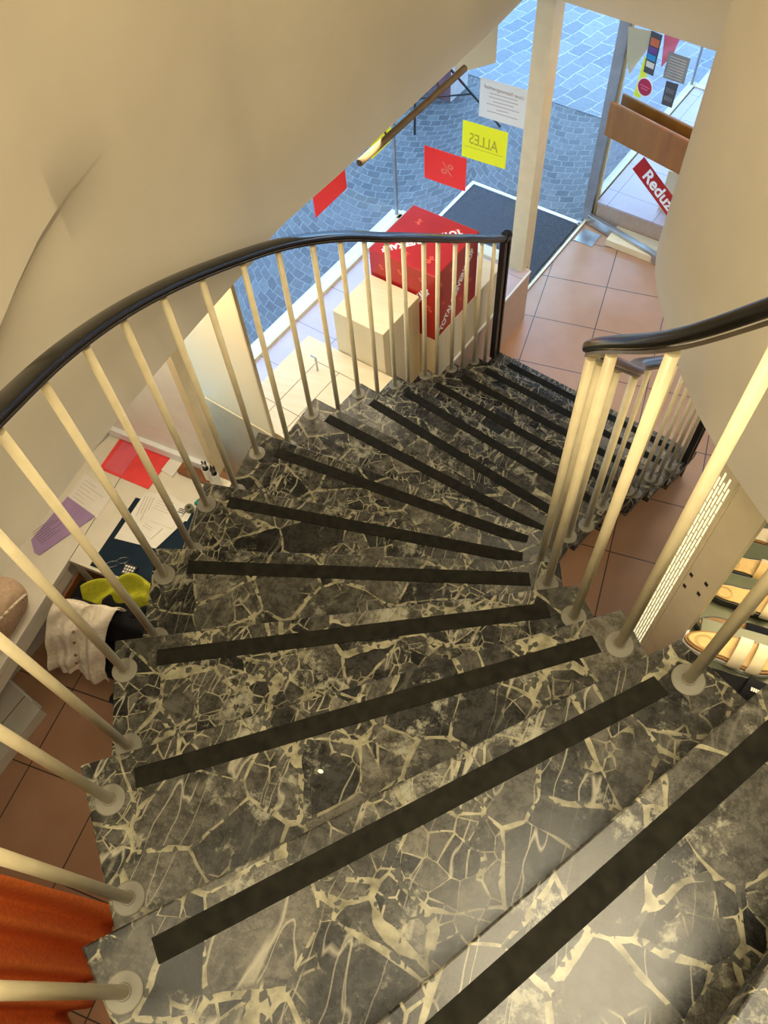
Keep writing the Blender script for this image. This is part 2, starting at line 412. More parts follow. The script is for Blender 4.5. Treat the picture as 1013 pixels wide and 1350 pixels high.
# entrance mat with its pale rim
mt = empty('entrance_mat', (*AB(3.0, -1.8), -.012)); tag(mt, 'dark grey ribbed entrance mat in a white metal rim outside the glass door', 'doormat')
inv = Vector(mt.location)
bm = bmesh.new(); abbox(bm, 2.50, 3.40, -2.21, -1.36, 0, .010); bmesh.ops.translate(bm, vec=-Vector((inv.x, inv.y, 0)), verts=bm.verts); link('mat_pad', bm, M['mat'], mt)
bm = bmesh.new(); abbox(bm, 3.40, 3.425, -2.235, -1.35, 0, .016); abbox(bm, 2.50, 3.40, -2.235, -2.21, 0, .016)
bmesh.ops.translate(bm, vec=-Vector((inv.x, inv.y, 0)), verts=bm.verts); link('mat_rim', bm, M['whiteframe'], mt)

# display platforms
tl = M['pinktile']
for nd in tl.node_tree.nodes:
    if nd.type == 'MAPPING':
        nd.inputs['Rotation'].default_value = (0, 0, math.atan2(BX.y, BX.x)); nd.inputs['Location'].default_value = (*AB(1.98, -1.86), 0)
ZP = .395
pf = empty('display_platform', (*AB(1.2, -1.6), 0)); tag(pf, 'raised pink-tiled display platform with a white edge trim left of the door', 'platform')
def rel(bm, root): bmesh.ops.translate(bm, vec=-Vector(root.location), verts=bm.verts); return bm
bm = bmesh.new(); abbox(bm, .46, 2.398, -2.14, -1.21, 0, ZP - .012); link('platform_body', rel(bm, pf), M['plinthside'], pf)
bm = bmesh.new(); abbox(bm, .46, 2.398, -2.14, -1.21, ZP - .012, ZP); link('platform_top', rel(bm, pf), tl, pf)
bm = bmesh.new(); abbox(bm, .46, 2.402, -1.214, -1.204, ZP - .010, ZP + .002); abbox(bm, 2.396, 2.402, -1.29, -1.204, ZP - .01, ZP + .002); link('edge_trim', rel(bm, pf), M['white'], pf)
ZQ = .16
pf2 = empty('display_platform', (*AB(4.0, -.9), 0)); tag(pf2, 'low pink-tiled display platform right of the open glass door', 'platform')
bm = bmesh.new(); abbox(bm, 3.47, 5.6, -1.27, -.3, 0, ZQ); link('platform_body', rel(bm, pf2), M['plinthside'], pf2)
bm = bmesh.new(); abbox(bm, 3.465, 5.6, -1.275, -.3, ZQ, ZQ + .012); link('platform_top', rel(bm, pf2), tl, pf2)

# windows
def pane(bm, a0, a1, b0, b1, z0, z1): abbox(bm, a0, a1, b0, b1, z0, z1)
w1 = struct(empty('window_1', (*AB(1.1, -2.18), ZP)))
bm = bmesh.new(); abbox(bm, 0.12, 2.40, -2.183, -2.175, ZP + .02, ZC); link('pane', rel(bm, w1), M['glass'], w1)
bm = bmesh.new(); abbox(bm, 0.12, 2.42, -2.235, -2.165, ZP - .03, ZP + .012); link('sill', rel(bm, w1), M['whiteframe'], w1)
bm = bmesh.new(); abbox(bm, 0.12, 2.40, -2.160, -2.14, ZP, ZP + .018); link('inner_bead', rel(bm, w1), M['creamframe'], w1)
bm = bmesh.new(); abbox(bm, 2.385, 2.402, -2.19, -2.172, ZP, ZC); link('corner_post', rel(bm, w1), M['alu'], w1)
w2 = struct(empty('window_2', (*AB(2.39, -1.7), ZP)))
bm = bmesh.new(); abbox(bm, 2.388, 2.396, -2.17, -1.33, ZP + .02, ZC); link('pane', rel(bm, w2), M['glass'], w2)
bm = bmesh.new(); abbox(bm, 2.36, 2.44, -2.17, -1.33, ZP - .02, ZP + .018); link('sill', rel(bm, w2), M['creamframe'], w2)
bm = bmesh.new(); abbox(bm, 2.44, 2.47, -2.24, -1.33, 0, ZP - .02); link('base_panel', rel(bm, w2), M['whiteframe'], w2)
bm = bmesh.new(); abbox(bm, 2.36, 2.43, -1.335, -1.245, ZP, ZC); link('post', rel(bm, w2), M['creamframe'], w2)
bm = bmesh.new(); abbox(bm, 2.43, 2.46, -1.335, -1.245, 0, ZC); link('post', rel(bm, w2), M['creamframe'], w2)
bm = bmesh.new(); abbox(bm, 0.12, 2.43, -2.235, -2.18, -.01, ZP - .03); struct(link('wall_front_base', bm, M['whiteframe']))
w3 = struct(empty('window_3', (*AB(4.1, -1.31), ZQ)))
bm = bmesh.new(); abbox(bm, 3.52, 5.07, -1.314, -1.306, ZQ, ZC); link('pane', rel(bm, w3), M['glass'], w3)
bm = bmesh.new(); abbox(bm, 3.52, 5.10, -1.335, -1.285, ZQ - .16, ZQ + .02); link('sill', rel(bm, w3), M['creamframe'], w3)
bm = bmesh.new(); abbox(bm, 3.46, 3.50, -1.36, -1.30, 0, ZC); link('door_post', rel(bm, w3), M['alu'], w3)
bm = bmesh.new(); abbox(bm, 3.50, 3.525, -1.335, -1.285, 0, ZC); link('post', rel(bm, w3), M['creamframe'], w3)
bm = bmesh.new(); abbox(bm, 5.06, 5.08, -1.32, -1.30, ZQ, ZC); link('corner_post', rel(bm, w3), M['alu'], w3)
w4 = struct(empty('window_4', (*AB(5.07, -.6), ZQ)))
bm = bmesh.new(); abbox(bm, 5.066, 5.074, -1.29, .6, ZQ, ZC); link('pane', rel(bm, w4), M['glass'], w4)
bm = bmesh.new(); abbox(bm, 5.05, 5.10, -1.29, .6, ZQ - .16, ZQ + .02); link('sill', rel(bm, w4), M['creamframe'], w4)
# threshold
bm = bmesh.new(); abbox(bm, 2.45, 3.46, -1.335, -1.318, 0, .012); struct(link('trim_1', bm, M['creamframe']))
bm = bmesh.new(); abbox(bm, 3.40, 3.425, -1.36, -1.335, 0, .014); struct(link('trim_2', bm, M['alu']))
# closer plate in the floor
bm = bmesh.new(); abbox(bm, 3.235, 3.375, -1.300, -1.165, 0, .004)
o = link('floor_plate', bm, M['steel'], bevel=.001); tag(o, 'small steel door closer plate set in the floor beside the door hinge', 'plate')

# door leaf, swung open inwards
D0 = Vector((-.300, 3.672, 0)); DU = Vector((.87, -.49, 0)).normalized(); DN = Vector((DU.y, -DU.x, 0))
def dpt(u, n, z): return D0 + DU * u + DN * n + Vector((0, 0, z))
def dbox(bm, u0, u1, n0, n1, z0, z1): return prism(bm, [tuple(dpt(u, n, 0)[:2]) for u, n in ((u0, n0), (u1, n0), (u1, n1), (u0, n1))], z0, z1)
d1 = struct(empty('door_1', tuple(D0)))
bm = bmesh.new(); dbox(bm, .01, .93, -.004, .004, .07, 1.98); link('pane', rel(bm, d1), M['glass'], d1)
bm = bmesh.new(); dbox(bm, 0, .95, -.018, .018, .008, .075); link('bottom_rail', rel(bm, d1), M['steel'], d1, bevel=.003)
hn = bmesh.new(); dbox(hn, .03, .90, .045, .067, .70, .915); link('handle_board', rel(hn, d1), M['handle'], d1, bevel=.008, seg=3)
hn = bmesh.new(); dbox(hn, .03, .90, -.067, -.045, .70, .915); link('handle_board', rel(hn, d1), M['handle'], d1, bevel=.008, seg=3)
hn = bmesh.new()
for u in (.12, .8): tube(hn, dpt(u, -.05, .81), dpt(u, .05, .81), .012)
link('handle_pin', rel(hn, d1), M['steel'], d1)
def dsheet(name, mat, pts, n=.006, t=.0012):
    bm = bmesh.new(); f = [bm.verts.new(dpt(u, n, z)) for u, z in pts]; g = [bm.verts.new(dpt(u, n + t, z)) for u, z in pts]
    bm.faces.new(f); bm.faces.new(g[::-1])
    for i in range(len(pts)): bm.faces.new((f[i], f[(i + 1) % len(pts)], g[(i + 1) % len(pts)], g[i]))
    return link(name, bm, mat)
# DN points towards the camera side?  checked: n>0 is the room side
rz = dsheet('reduction_banner', M['red'], [(.25, .545), (.31, .655), (.78, .40), (.72, .29)])
tag(rz, 'red diagonal banner with white sale word stuck on the open glass door', 'sticker')
xd = (dpt(.78, 0, .40) - dpt(.31, 0, .655)).normalized(); yd = (dpt(.31, 0, .655) - dpt(.25, 0, .545)).normalized()
text_obj('lettering', 'Reduziert', .118, M['wprint'], frame_mtx(dpt(.533, .0085, .463), xd, yd), rz, offset=.0028, width=.92)
tag(dsheet('pennant', M['tanpaper'], [(.0, 1.30), (.165, 1.33), (.165, 1.26), (.07, 1.054), (.03, 1.15)], -.01), 'tan triangular paper pennant at the top left of the door glass', 'pennant')
tag(dsheet('pennant', M['pinkpaper'], [(.237, 1.34), (.335, 1.35), (.32, 1.27), (.265, 1.171)], -.01), 'pink triangular paper pennant behind the grey notice on the door glass', 'pennant')
tag(dsheet('pennant', M['yellowpaper'], [(.146, 1.20), (.19, 1.12), (.18, .96), (.13, .96)], -.01), 'yellow paper pennant half hidden behind the round crimson sticker', 'pennant')
pst = dsheet('picture_strip', M['darkink'], [(.162, 1.34), (.236, 1.34), (.238, 1.12), (.170, 1.12)], .006); tag(pst, 'tall dark strip of coloured pictures on the door glass', 'sticker')
for i, (c, z0, z1) in enumerate([((.55, .12, .03), 1.27, 1.31), ((.12, .04, .20), 1.23, 1.262), ((.02, .25, .5), 1.195, 1.225)]):
    pm = plain('print_%d' % i, c, .5); o = dsheet('picture', pm, [(.172, z1), (.228, z1), (.230, z0), (.174, z0)], .0076); o.parent = pst
o = dsheet('picture', M['whitepaper'], [(.176, 1.185), (.23, 1.185), (.23, 1.155), (.178, 1.155)], .0076); o.parent = pst
gs = dsheet('notice', M['grey'], [(.299, 1.278), (.437, 1.290), (.438, 1.152), (.300, 1.138)]); tag(gs, 'square grey notice with faint rows of type on the door glass', 'notice')
bm = bmesh.new()
for k in range(8):
    z = 1.262 - k * .015
    for v in (dpt(.315, .0076, z), dpt(.42, .0076, z + .008), dpt(.42, .0076, z + .003), dpt(.315, .0076, z - .004)): bm.verts.new(v)
    bm.verts.ensure_lookup_table(); bm.faces.new(bm.verts[-4:])
link('print_lines', bm, M['ink'], gs)
rd = dsheet('round_sticker', M['crimson'], [(.202 + .047 * math.cos(t * PI / 14), 1.043 + .047 * math.sin(t * PI / 14)) for t in range(28)], .007)
tag(rd, 'round crimson sticker with a pale rim on the door glass', 'sticker')
o = dsheet('sticker_rim', M['wprint'], [(.202 + .052 * math.cos(t * PI / 14), 1.043 + .052 * math.sin(t * PI / 14)) for t in range(28)], .0055); o.parent = rd
bm = bmesh.new()
for z, a_, b_ in ((1.045, .168, .236), (1.030, .180, .226)):
    f = [bm.verts.new(dpt(u, .0085, zz)) for u, zz in ((a_, z), (b_, z), (b_, z + .005), (a_, z + .005))]; bm.faces.new(f)
link('print_lines', bm, M['pinkpaper'], rd)
ds = dsheet('dark_sticker', M['darkink'], [(.328, 1.13), (.408, 1.14), (.404, 1.003), (.333, .998)]); tag(ds, 'small dark upright sticker with pale script below the grey notice', 'sticker')
bm = bmesh.new()
for z in (1.085, 1.04):
    for k in range(5):
        u = .342 + k * .011
        f = [bm.verts.new(dpt(a_, .0076, zz)) for a_, zz in ((u, z - .012), (u + .005, z - .012), (u + .007, z + .014), (u + .002, z + .014))]; bm.faces.new(f)
link('script', bm, M['grey'], ds)
wn = sheet('window_notice', M['whitepaper'], (*AB(5.05, -1.27), .78), tuple(BX), (0, 0, 1), .30, .42); tag(wn, 'cream notice with red heading on the far right window', 'notice')
for k, (w_, zz) in enumerate([(.20, 1.12), (.16, 1.08), (.16, 1.05), (.12, 1.02), (.09, .96), (.13, .88)]):
    o = sheet('print_line', M['redfold'] if k in (0, 4) else M['ink'], (*AB(5.047, -1.27 + .15 - w_ / 2), zz), tuple(BX), (0, 0, 1), w_, .014 if k else .022, wn)

# papers on window 2 (seen from behind, so mirrored) : plane a = 2.386
def wsheet(name, mat, b0, b1, z0, z1, label, skew=0, cat='poster'):
    m = frame_mtx((*AB(2.384, b0), z0), tuple(BX), (0, 0, 1)); bm = bmesh.new()
    pts = [(0, 0), (b1 - b0, skew), (b1 - b0, z1 - z0 + skew), (0, z1 - z0)]
    f = [bm.verts.new(m @ Vector((x, y, 0))) for x, y in pts]; g = [bm.verts.new(m @ Vector((x, y, .0012))) for x, y in pts]
    bm.faces.new(f[::-1]); bm.faces.new(g)
    for i in range(4): bm.faces.new((f[i], f[(i + 1) % 4], g[(i + 1) % 4], g[i]))
    o = link(name, bm, mat); tag(o, label, cat); return o
def wtext(s, b, z, size, mat, parent, width=1, off=0):
    # mirrored lettering: x runs towards -b as seen from inside
    m = Matrix((Vector(-BX), Vector((0, 0, 1)), Vector(AX))).transposed().to_4x4(); m.translation = Vector((*AB(2.3815, b), z))
    return text_obj('lettering', s, size, mat, m, parent, offset=off, width=width)
yl = wsheet('window_poster', M['yellowpaper'], -1.708, -1.432, .985, 1.195, 'yellow poster with a mirrored underlined word on the glass beside the cream post', .015)
wtext('ALLES', -1.575, 1.105, .088, M['ochre'], yl, .78)
bm = bmesh.new(); m_ = Vector; f = [bm.verts.new((*AB(2.3825, b), z)) for b, z in ((-1.69, 1.052), (-1.455, 1.064), (-1.455, 1.067), (-1.69, 1.055))]; bm.faces.new(f); link('underline', bm, M['ochre'], yl)
rp = wsheet('window_poster', M['redpaper'], -1.958, -1.675, .758, .965, 'red poster on the glass directly above the red sale cube', .012)
wtext('%', -1.80, .865, .10, M['orange'], rp, 1.3)
wp = wsheet('window_poster', M['whitepaper'], -1.614, -1.335, 1.246, 1.448, 'white poster with faint mirrored type next to the cream post', .012)
wtext('Unser Räumungsverkauf', -1.475, 1.412, .026, M['ink'], wp, .9)
for k, w_ in enumerate((.16, .17, .12, .19, .07, .18)):
    bm = bmesh.new(); z = 1.385 - k * .019; f = [bm.verts.new((*AB(2.3825, b), zz)) for b, zz in ((-1.475 - w_ / 2, z - .003), (-1.475 + w_ / 2, z + .004), (-1.475 + w_ / 2, z + .009), (-1.475 - w_ / 2, z + .002))]
    bm.faces.new(f); link('print_line', bm, M['ink'], wp)
tp = wsheet('window_poster', M['tanpaper'], -1.765, -1.535, 1.42, 1.70, 'tan poster high on the glass, partly behind the plaster bulkhead', .12)
def asheet(name, mat, a0, a1, z0, z1, label):
    bm = bmesh.new(); pts = [(a0, z0), (a1, z0 + .01), (a1, z1), (a0, z1)]
    f = [bm.verts.new((*AB(a, -2.171), z)) for a, z in pts]; g = [bm.verts.new((*AB(a, -2.1698), z)) for a, z in pts]
    bm.faces.new(f); bm.faces.new(g[::-1])
    for i in range(4): bm.faces.new((f[i], f[(i + 1) % 4], g[(i + 1) % 4], g[i]))
    o = link(name, bm, mat); tag(o, label, 'poster'); return o
asheet('window_poster', M['redpaper'], 1.635, 1.92, .882, 1.09, 'red poster on the long side window, left of the thin corner post')
asheet('window_poster', M['yellowpaper'], 2.163, 2.36, .928, 1.11, 'yellow poster on the long side window behind the brass tube')

# ------------------------------------------------------------------ structure: bulkhead around the stairwell and ceiling
drum = [(.2, -2.9), (-.35, -2.5), (-.75, -2.0), (-1.03, -1.5), (-1.16, -1.0), (-1.195, -.595), (-1.184, -.407), (-1.163, -.095), (-1.117, .273), (-1.066, .592), (-1.05, .764), (-1.014, .904), (-.954, 1.112), (-.880, 1.398), (-.809, 1.677), (-.700, 2.099), (-.640, 2.36)]
dpath = catmull([(x, y, 0) for x, y in drum], 10)
beam = [(-.628, 2.447), (-.193, 2.289), (.169, 2.155), (.62, 1.985)]
tongue = [(.62, 1.985), (.42, 1.72), (.24, 1.42), (.135, 1.15), (.12, .985), (.155, .80), (.258, .525), (.365, .322), (.521, .11), (.75, -.17), (1.05, -.62), (1.25, -1.2), (1.3, -2.9)]
tpath = catmull([(x, y, 0) for x, y in tongue], 8)
def wall_ribbon(name, path, z0, z1, th, mat, flare=0, disp=None, nz=1, smooth=True, side=1):
    bm = bmesh.new(); n = len(path); grid = []
    for i, p in enumerate(path):
        t = (path[min(i + 1, n - 1)] - path[max(i - 1, 0)]).normalized(); nr = Vector((t.y, -t.x, 0)) * side   # towards the stairwell
        row = []
        for k in range(nz + 1):
            z = z0 + (z1 - z0) * k / nz; d = (disp(i, p, z) if disp else 0) + flare * (z - z0)
            row.append(bm.verts.new((p.x + nr.x * d, p.y + nr.y * d, z)))
        ob = bm.verts.new((p.x - nr.x * th, p.y - nr.y * th, z0)); ot = bm.verts.new((p.x - nr.x * th, p.y - nr.y * th, z1))
        grid.append((row, ob, ot))
    for (r0, b0, t0), (r1, b1, t1) in zip(grid, grid[1:]):
        for k in range(nz):
            f = bm.faces.new((r0[k], r1[k], r1[k + 1], r0[k + 1])); f.smooth = smooth
        bm.faces.new((r0[0], b0, b1, r1[0])); bm.faces.new((r0[-1], r1[-1], t1, t0)); bm.faces.new((b0, t0, t1, b1))
    for r, b, t in (grid[0], grid[-1]): bm.faces.new(list(r) + [t, b])
    o = link(name, bm, mat); o.data.set_sharp_from_angle(angle=math.radians(40)); return o
fine = []
for a_, b_ in zip(dpath, dpath[1:]):
    for k in range(3): fine.append(a_.lerp(b_, k / 3))
fine.append(dpath[-1])
CR = [(-.60, 2.35), (-.40, 2.43), (-.224, 2.491), (-.15, 2.521), (-.046, 2.559), (.075, 2.589), (.193, 2.605), (.279, 2.61)]
def crease_z(y):
    y = max(-.60, min(.279, y))
    for (y0, z0), (y1, z1) in zip(CR, CR[1:]):
        if y <= y1: return z0 + (z1 - z0) * (y - y0) / (y1 - y0)
    return 2.61
def drum_wall():
    bm = bmesh.new(); n = len(fine); cols = []
    for i, p in enumerate(fine):
        t = (fine[min(i + 1, n - 1)] - fine[max(i - 1, 0)]).normalized(); nr = Vector((t.y, -t.x, 0))
        live = p.x < -.9 and p.y < .33
        k = min(1, max(0, (.31 - p.y) / .95)) if live else (0 if p.y >= .29 else 1); k = k * k * (3 - 2 * k)
        zc = crease_z(p.y); amp = .062 * k; hgt = .014 + .045 * k
        zs = [(ZC + (zc - ZC) * q / 6, 0) for q in range(6)] + [(zc, 0), (zc + hgt * .5, amp * .5), (zc + hgt, amp)] + [(zc + hgt + (4.7 - zc - hgt) * (q / 10) ** 1.3, amp * (1 - .2 * q / 10)) for q in range(1, 11)]
        row = [bm.verts.new((p.x + nr.x * d, p.y + nr.y * d, z)) for z, d in zs]
        row += [bm.verts.new((p.x - nr.x * .10, p.y - nr.y * .10, z)) for z in (4.7, ZC)]
        cols.append(row)
    m = len(cols[0])
    for a, b in zip(cols, cols[1:]):
        for q in range(m):
            f = bm.faces.new((a[q], b[q], b[(q + 1) % m], a[(q + 1) % m])); f.smooth = 0 <= q < m - 3
    bm.faces.new(cols[0]); bm.faces.new(cols[-1][::-1])
    o = link('wall_left', bm, M['paint'])
    try: o.data.set_sharp_from_angle(angle=math.radians(28))
    except Exception: pass
    return o
struct(drum_wall())
struct(wall_ribbon('wall_far', [Vector((x, y, 0)) for x, y in beam], ZC, 4.7, .10, M['paint'], smooth=False))
struct(wall_ribbon('wall_right', tpath, ZC, 4.7, .10, M['paint'], 0.0, None, 4, True, 1))
# ceiling of the ground floor with the stairwell cut out of it
bm = bmesh.new()
def off(path, d, sgn=1):
    out = []
    for i, p in enumerate(path):
        t = (path[min(i + 1, len(path) - 1)] - path[max(i - 1, 0)]).normalized(); out.append((p.x - t.y * d * sgn, p.y + t.x * d * sgn))
    return out
lo = off(dpath[::4], .02); 
inner = lo + [(-.64, 2.47), (-.19, 2.31), (.17, 2.175), (.60, 2.01)] + off(tpath[2::4], .02)
outer = [(-3.2, -4.2), (-2.6, 3.3), AB(3.7, -1.6), AB(3.7, .5), (4.5, 4.6), (4.5, -4.2)]
def ring_slab(bm, inner, outer, z):
    ev = []
    for loop in (inner, outer):
        vs = [bm.verts.new((x, y, z)) for x, y in loop]
        ev += [bm.edges.new((vs[i], vs[(i + 1) % len(vs)])) for i in range(len(vs))]
    bmesh.ops.triangle_fill(bm, use_beauty=True, edges=ev)
outer = [(-3.8, -4.3), AB(-.6, -2.6), AB(3.5, -2.6), AB(3.5, -1.0), AB(5.4, -1.45), AB(5.4, 1.2), (4.5, 4.0), (4.5, -4.2)]
ring_slab(bm, inner, outer, ZC + .03)
ret = bmesh.ops.extrude_face_region(bm, geom=bm.faces[:]); bmesh.ops.translate(bm, vec=(0, 0, .12), verts=[v for v in ret['geom'] if isinstance(v, bmesh.types.BMVert)])
struct(link('ceiling', bm, M['paint2']))
bm = bmesh.new(); box(bm, -3.2, 4.5, -4.4, 3.6, 4.7, 4.8); struct(link('ceiling_upper', bm, M['white']))
# outer walls of the shop and of the upper room
bm = bmesh.new(); abbox(bm, -4.6, .12, -2.3, -2.18, 0, ZC + .03); struct(link('wall_office', bm, M['white']))
bm = bmesh.new(); box(bm, -3.8, 4.5, -4.3, -4.2, 0, 4.7); struct(link('wall_back', bm, M['paint2']))
bm = bmesh.new(); box(bm, 4.5, 4.6, -4.3, 5.0, 0, 4.7); struct(link('wall_side', bm, M['paint2']))
bm = bmesh.new(); box(bm, .2, 1.3, -3.0, -2.9, ZC, 4.7); struct(link('wall_upper_back', bm, M['paint2']))
# upper landing behind the camera
H = .175
bm = bmesh.new(); prism(bm, [(-.62, -2.0), (.1, -1.62), (.62, -.85), (1.15, -.85), (1.2, -2.8), (.2, -2.8), (-.3, -2.45)], 16 * H - .05, 16 * H)
struct(link('floor_upper', bm, M['marble']))

# ------------------------------------------------------------------ staircase
O = {-1: (.06, -1.59), 0: (-.20, -1.405), 1: (-.485, -1.192), 2: (-.722, -.932), 3: (-.883, -.632), 4: (-1.008, -.302), 5: (-1.070, .038), 6: (-1.072, .392), 7: (-1.010, .732),
     8: (-.922, 1.000), 9: (-.850, 1.232), 10: (-.780, 1.463), 11: (-.708, 1.698), 12: (-.638, 1.930), 13: (-.552, 2.168)}
I = {-1: (.56, -.58), 0: (.445, -.47), 1: (.315, -.388), 2: (.224, -.270), 3: (.130, -.148), 4: (.080, 0.0), 5: (.052, .140), 6: (.055, .290), 7: (.095, .435), 8: (.150, .612),
     9: (.25, .842), 10: (.35, 1.072), 11: (.45, 1.302), 12: (.55, 1.531), 13: (.650, 1.760)}
O[-1] = (.126, -1.465); I[-1] = (.60, -.505); O[-2] = (.62 - .25, -1.62); I[-2] = (.80, -.62)
ZT = lambda k: (14 - k) * H
stair = empty('winding_staircase', (-.2, .9, 0))
tag(stair, 'winding staircase of grey breccia marble treads with black grip strips', 'staircase')
TH = .042
def V2(p): return Vector((p[0], p[1]))
for k in range(-1, 14):
    o0, i0, o1, i1 = V2(O[k]), V2(I[k]), V2(O[k - 1]), V2(I[k - 1])
    d = (i0 - o0).normalized()
    # the back edge runs under the next tread up by 3 cm
    back = (o1 - o0).normalized(); bki = (i1 - i0).normalized()
    e = .035
    pts = [o0, i0, i1 + bki * e, o1 + back * e]
    c = (o0 + i0) / 2
    bm = bmesh.new(); prism(bm, [tuple(p - c) for p in pts], -TH, 0)
    tr = link('tread', bm, M['marble'], stair, bevel=.004, seg=3); tr.location = Vector((c.x, c.y, ZT(k))) - stair.location
    # grip strip let into the tread behind its nosing
    n = Vector((d.y, -d.x)); n = n if n.dot((o1 + i1 - o0 - i0)) > 0 else -n
    s0 = o0 + d * (.105 if k else .10) + n * .037; s1 = i0 - d * .085 + n * .037; wd = .040
    bm = bmesh.new(); prism(bm, [tuple(q - c) for q in (s0, s1, s1 + n * wd + d * .004, s0 + n * wd)], -.002, .0022)
    link('grip_strip', bm, M['strip'], tr, bevel=.0008)
    # riser under the tread nosing, standing on the tread below
    if k < 14:
        zb = ZT(k) - H if k < 13 else 0
        bm = bmesh.new(); r0 = o0 + d * .02 + n * .035; r1 = i0 - d * .012 + n * .035
        prism(bm, [tuple(q - c) for q in (r0, r1, r1 + n * .02, r0 + n * .02)], zb - ZT(k) + .0005, -TH)
        rs = link('riser', bm, M['marble'], stair); rs.location = Vector((c.x, c.y, ZT(k))) - stair.location
# sloping soffit beneath the flight
bm = bmesh.new(); prev = None
for k in range(0, 14):
    o0, i0 = V2(O[k]), V2(I[k]); d = (i0 - o0).normalized(); z = max(.0, ZT(k) - .26)
    a_, b_ = o0 + d * .10, i0 - d * .07
    cur = [bm.verts.new((a_.x, a_.y, z)), bm.verts.new((b_.x, b_.y, z)), bm.verts.new((b_.x, b_.y, z + .06)), bm.verts.new((a_.x, a_.y, z + .06))]
    if prev:
        for q in range(4): bm.faces.new((prev[q], prev[(q + 1) % 4], cur[(q + 1) % 4], cur[q]))
    else: bm.faces.new(cur[::-1])
    prev = cur
bm.faces.new(prev); link('soffit', rel(bm, stair), M['paint2'], stair)

# ------------------------------------------------------------------ railings
RB, RD = .0100, .030
def baluster(root, x, y, zb, zt, lean=(0, 0)):
    bm = bmesh.new(); tube(bm, (0, 0, 0), (lean[0], lean[1], zt - zb), RB, 16)
    b = link('baluster', bm, M['cream_metal'], root, smooth=False); b.location = Vector((x, y, zb)) - root.location
    for p in b.data.polygons: p.use_smooth = len(p.vertices) == 4
    bm = bmesh.new(); lathe(bm, [(RD, 0), (RD, .0022), (RD - .002, .0035), (.013, .0040), (.012, .006)], n=28)
    link('base_disk', bm, M['disk'], b)
railp = [(-.0235, -.006), (-.0235, .005), (-.021, .009), (-.016, .0115), (0, .0125), (.016, .0115), (.021, .009), (.0235, .005), (.0235, -.006), (.020, -.010), (-.020, -.010)]
flatp = [(-.015, -.018), (-.015, -.012), (.015, -.012), (.015, -.018)]
HR = .8137
outer_rail = empty('outer_railing', (-.62, 2.07, H)); tag(outer_rail, 'long curved railing with black handrail and cream rods on the outer stair side', 'railing')
LB = [(1, -.39, -1.222), (2, -.51, -1.11), (2, -.63, -.97), (3, -.725, -.845), (3, -.822, -.690), (4, -.872, -.545), (4, -.942, -.372), (5, -.985, -.205), (5, -1.022, -.040), (6, -1.035, .13), (6, -1.035, .300),
      (7, -1.012, .475), (7, -.990, .648), (8, -.948, .80), (8, -.912, .938), (9, -.875, 1.06), (9, -.832, 1.172), (10, -.812, 1.30), (10, -.765, 1.415), (11, -.742, 1.54), (11, -.695, 1.648), (12, -.672, 1.785), (12, -.632, 1.890), (13, -.600, 2.03)]
up_extra = [(0, -.27, -1.345), (0, -.14, -1.45), (-1, -.03, -1.53), (-1, .10, -1.60)]
LB = up_extra[::-1] + LB
seen = {}; rail_pts = []
for j, (k, x, y) in enumerate(LB):
    first = j + 1 < len(LB) and LB[j + 1][0] == k          # rear rod of a tread
    zr = ZT(k) + HR + (H / 2 if (first or k == 13) else 0)
    if k == 13: zr = ZT(13) + HR + H * .45
    rail_pts.append((x, y, zr)); baluster(outer_rail, x, y, ZT(k), zr - .012)
rail_pts.append((-.574, 2.105, ZT(13) + HR + .03))
rp_ = catmull(rail_pts, 6)
def smooth_path(p, n):
    for _ in range(n): p = [p[0]] + [(p[i - 1] + p[i] * 2 + p[i + 1]) / 4 for i in range(1, len(p) - 1)] + [p[-1]]
    return p
rp_ = smooth_path(rp_, 30)
# rounded turn-down into the newel
e = Vector(rail_pts[-1]); t = (rp_[-1] - rp_[-3]); t.z *= .3; t.normalize()
turn = [e + t * .012 + Vector((0, 0, .001)), e + t * .022 + Vector((0, 0, -.008)), e + t * .028 + Vector((0, 0, -.022)), e + t * .028 + Vector((0, 0, -.05)), Vector((e.x + t.x * .028, e.y + t.y * .028, ZT(13) + .004))]
side = t.cross(Vector((0, 0, 1))).normalized()
bm = bmesh.new(); lift = [p + Vector((0, 0, .018)) for p in rp_]
sweep(bm, lift, railp, None); link('handrail', rel(bm, outer_rail), M['rail'], outer_rail, smooth=True)
bm = bmesh.new(); sweep(bm, lift, flatp, None); link('rail_band', rel(bm, outer_rail), M['black'], outer_rail)
def newel(root, x, y, zt, tdir):
    s = Vector((-tdir.y, tdir.x, 0)); zb = ZT(13)
    def bar(name, u0, u1, w, mat):
        bm = bmesh.new(); c = Vector((x, y, 0)); pts = [c + tdir * u + s * v for u, v in ((u0, -w), (u1, -w), (u1, w), (u0, w))]
        prism(bm, [tuple(p[:2]) for p in pts], zb, zt + .018); link(name, rel(bm, root), mat, root, bevel=.003)
    bar('newel_bar', -.030, -.013, .016, M['black']); bar('newel_core', -.013, .013, .010, M['railmetal']); bar('newel_bar', .013, .030, .018, M['black'])
    bm = bmesh.new(); c = Vector((x, y, 0)); pts = [c + tdir * u + s * v for u, v in ((-.034, -.026), (.020, -.026), (.033, -.012), (.033, .012), (.020, .026), (-.034, .026))]
    prism(bm, [tuple(p[:2]) for p in pts], zt + .004, zt + .037); link('rail_end', rel(bm, root), M['rail'], root, bevel=.008, seg=3)
td = Vector((.33, .94, 0)).normalized()
newel(outer_rail, -.566, 2.128, ZT(13) + HR + .022, td)

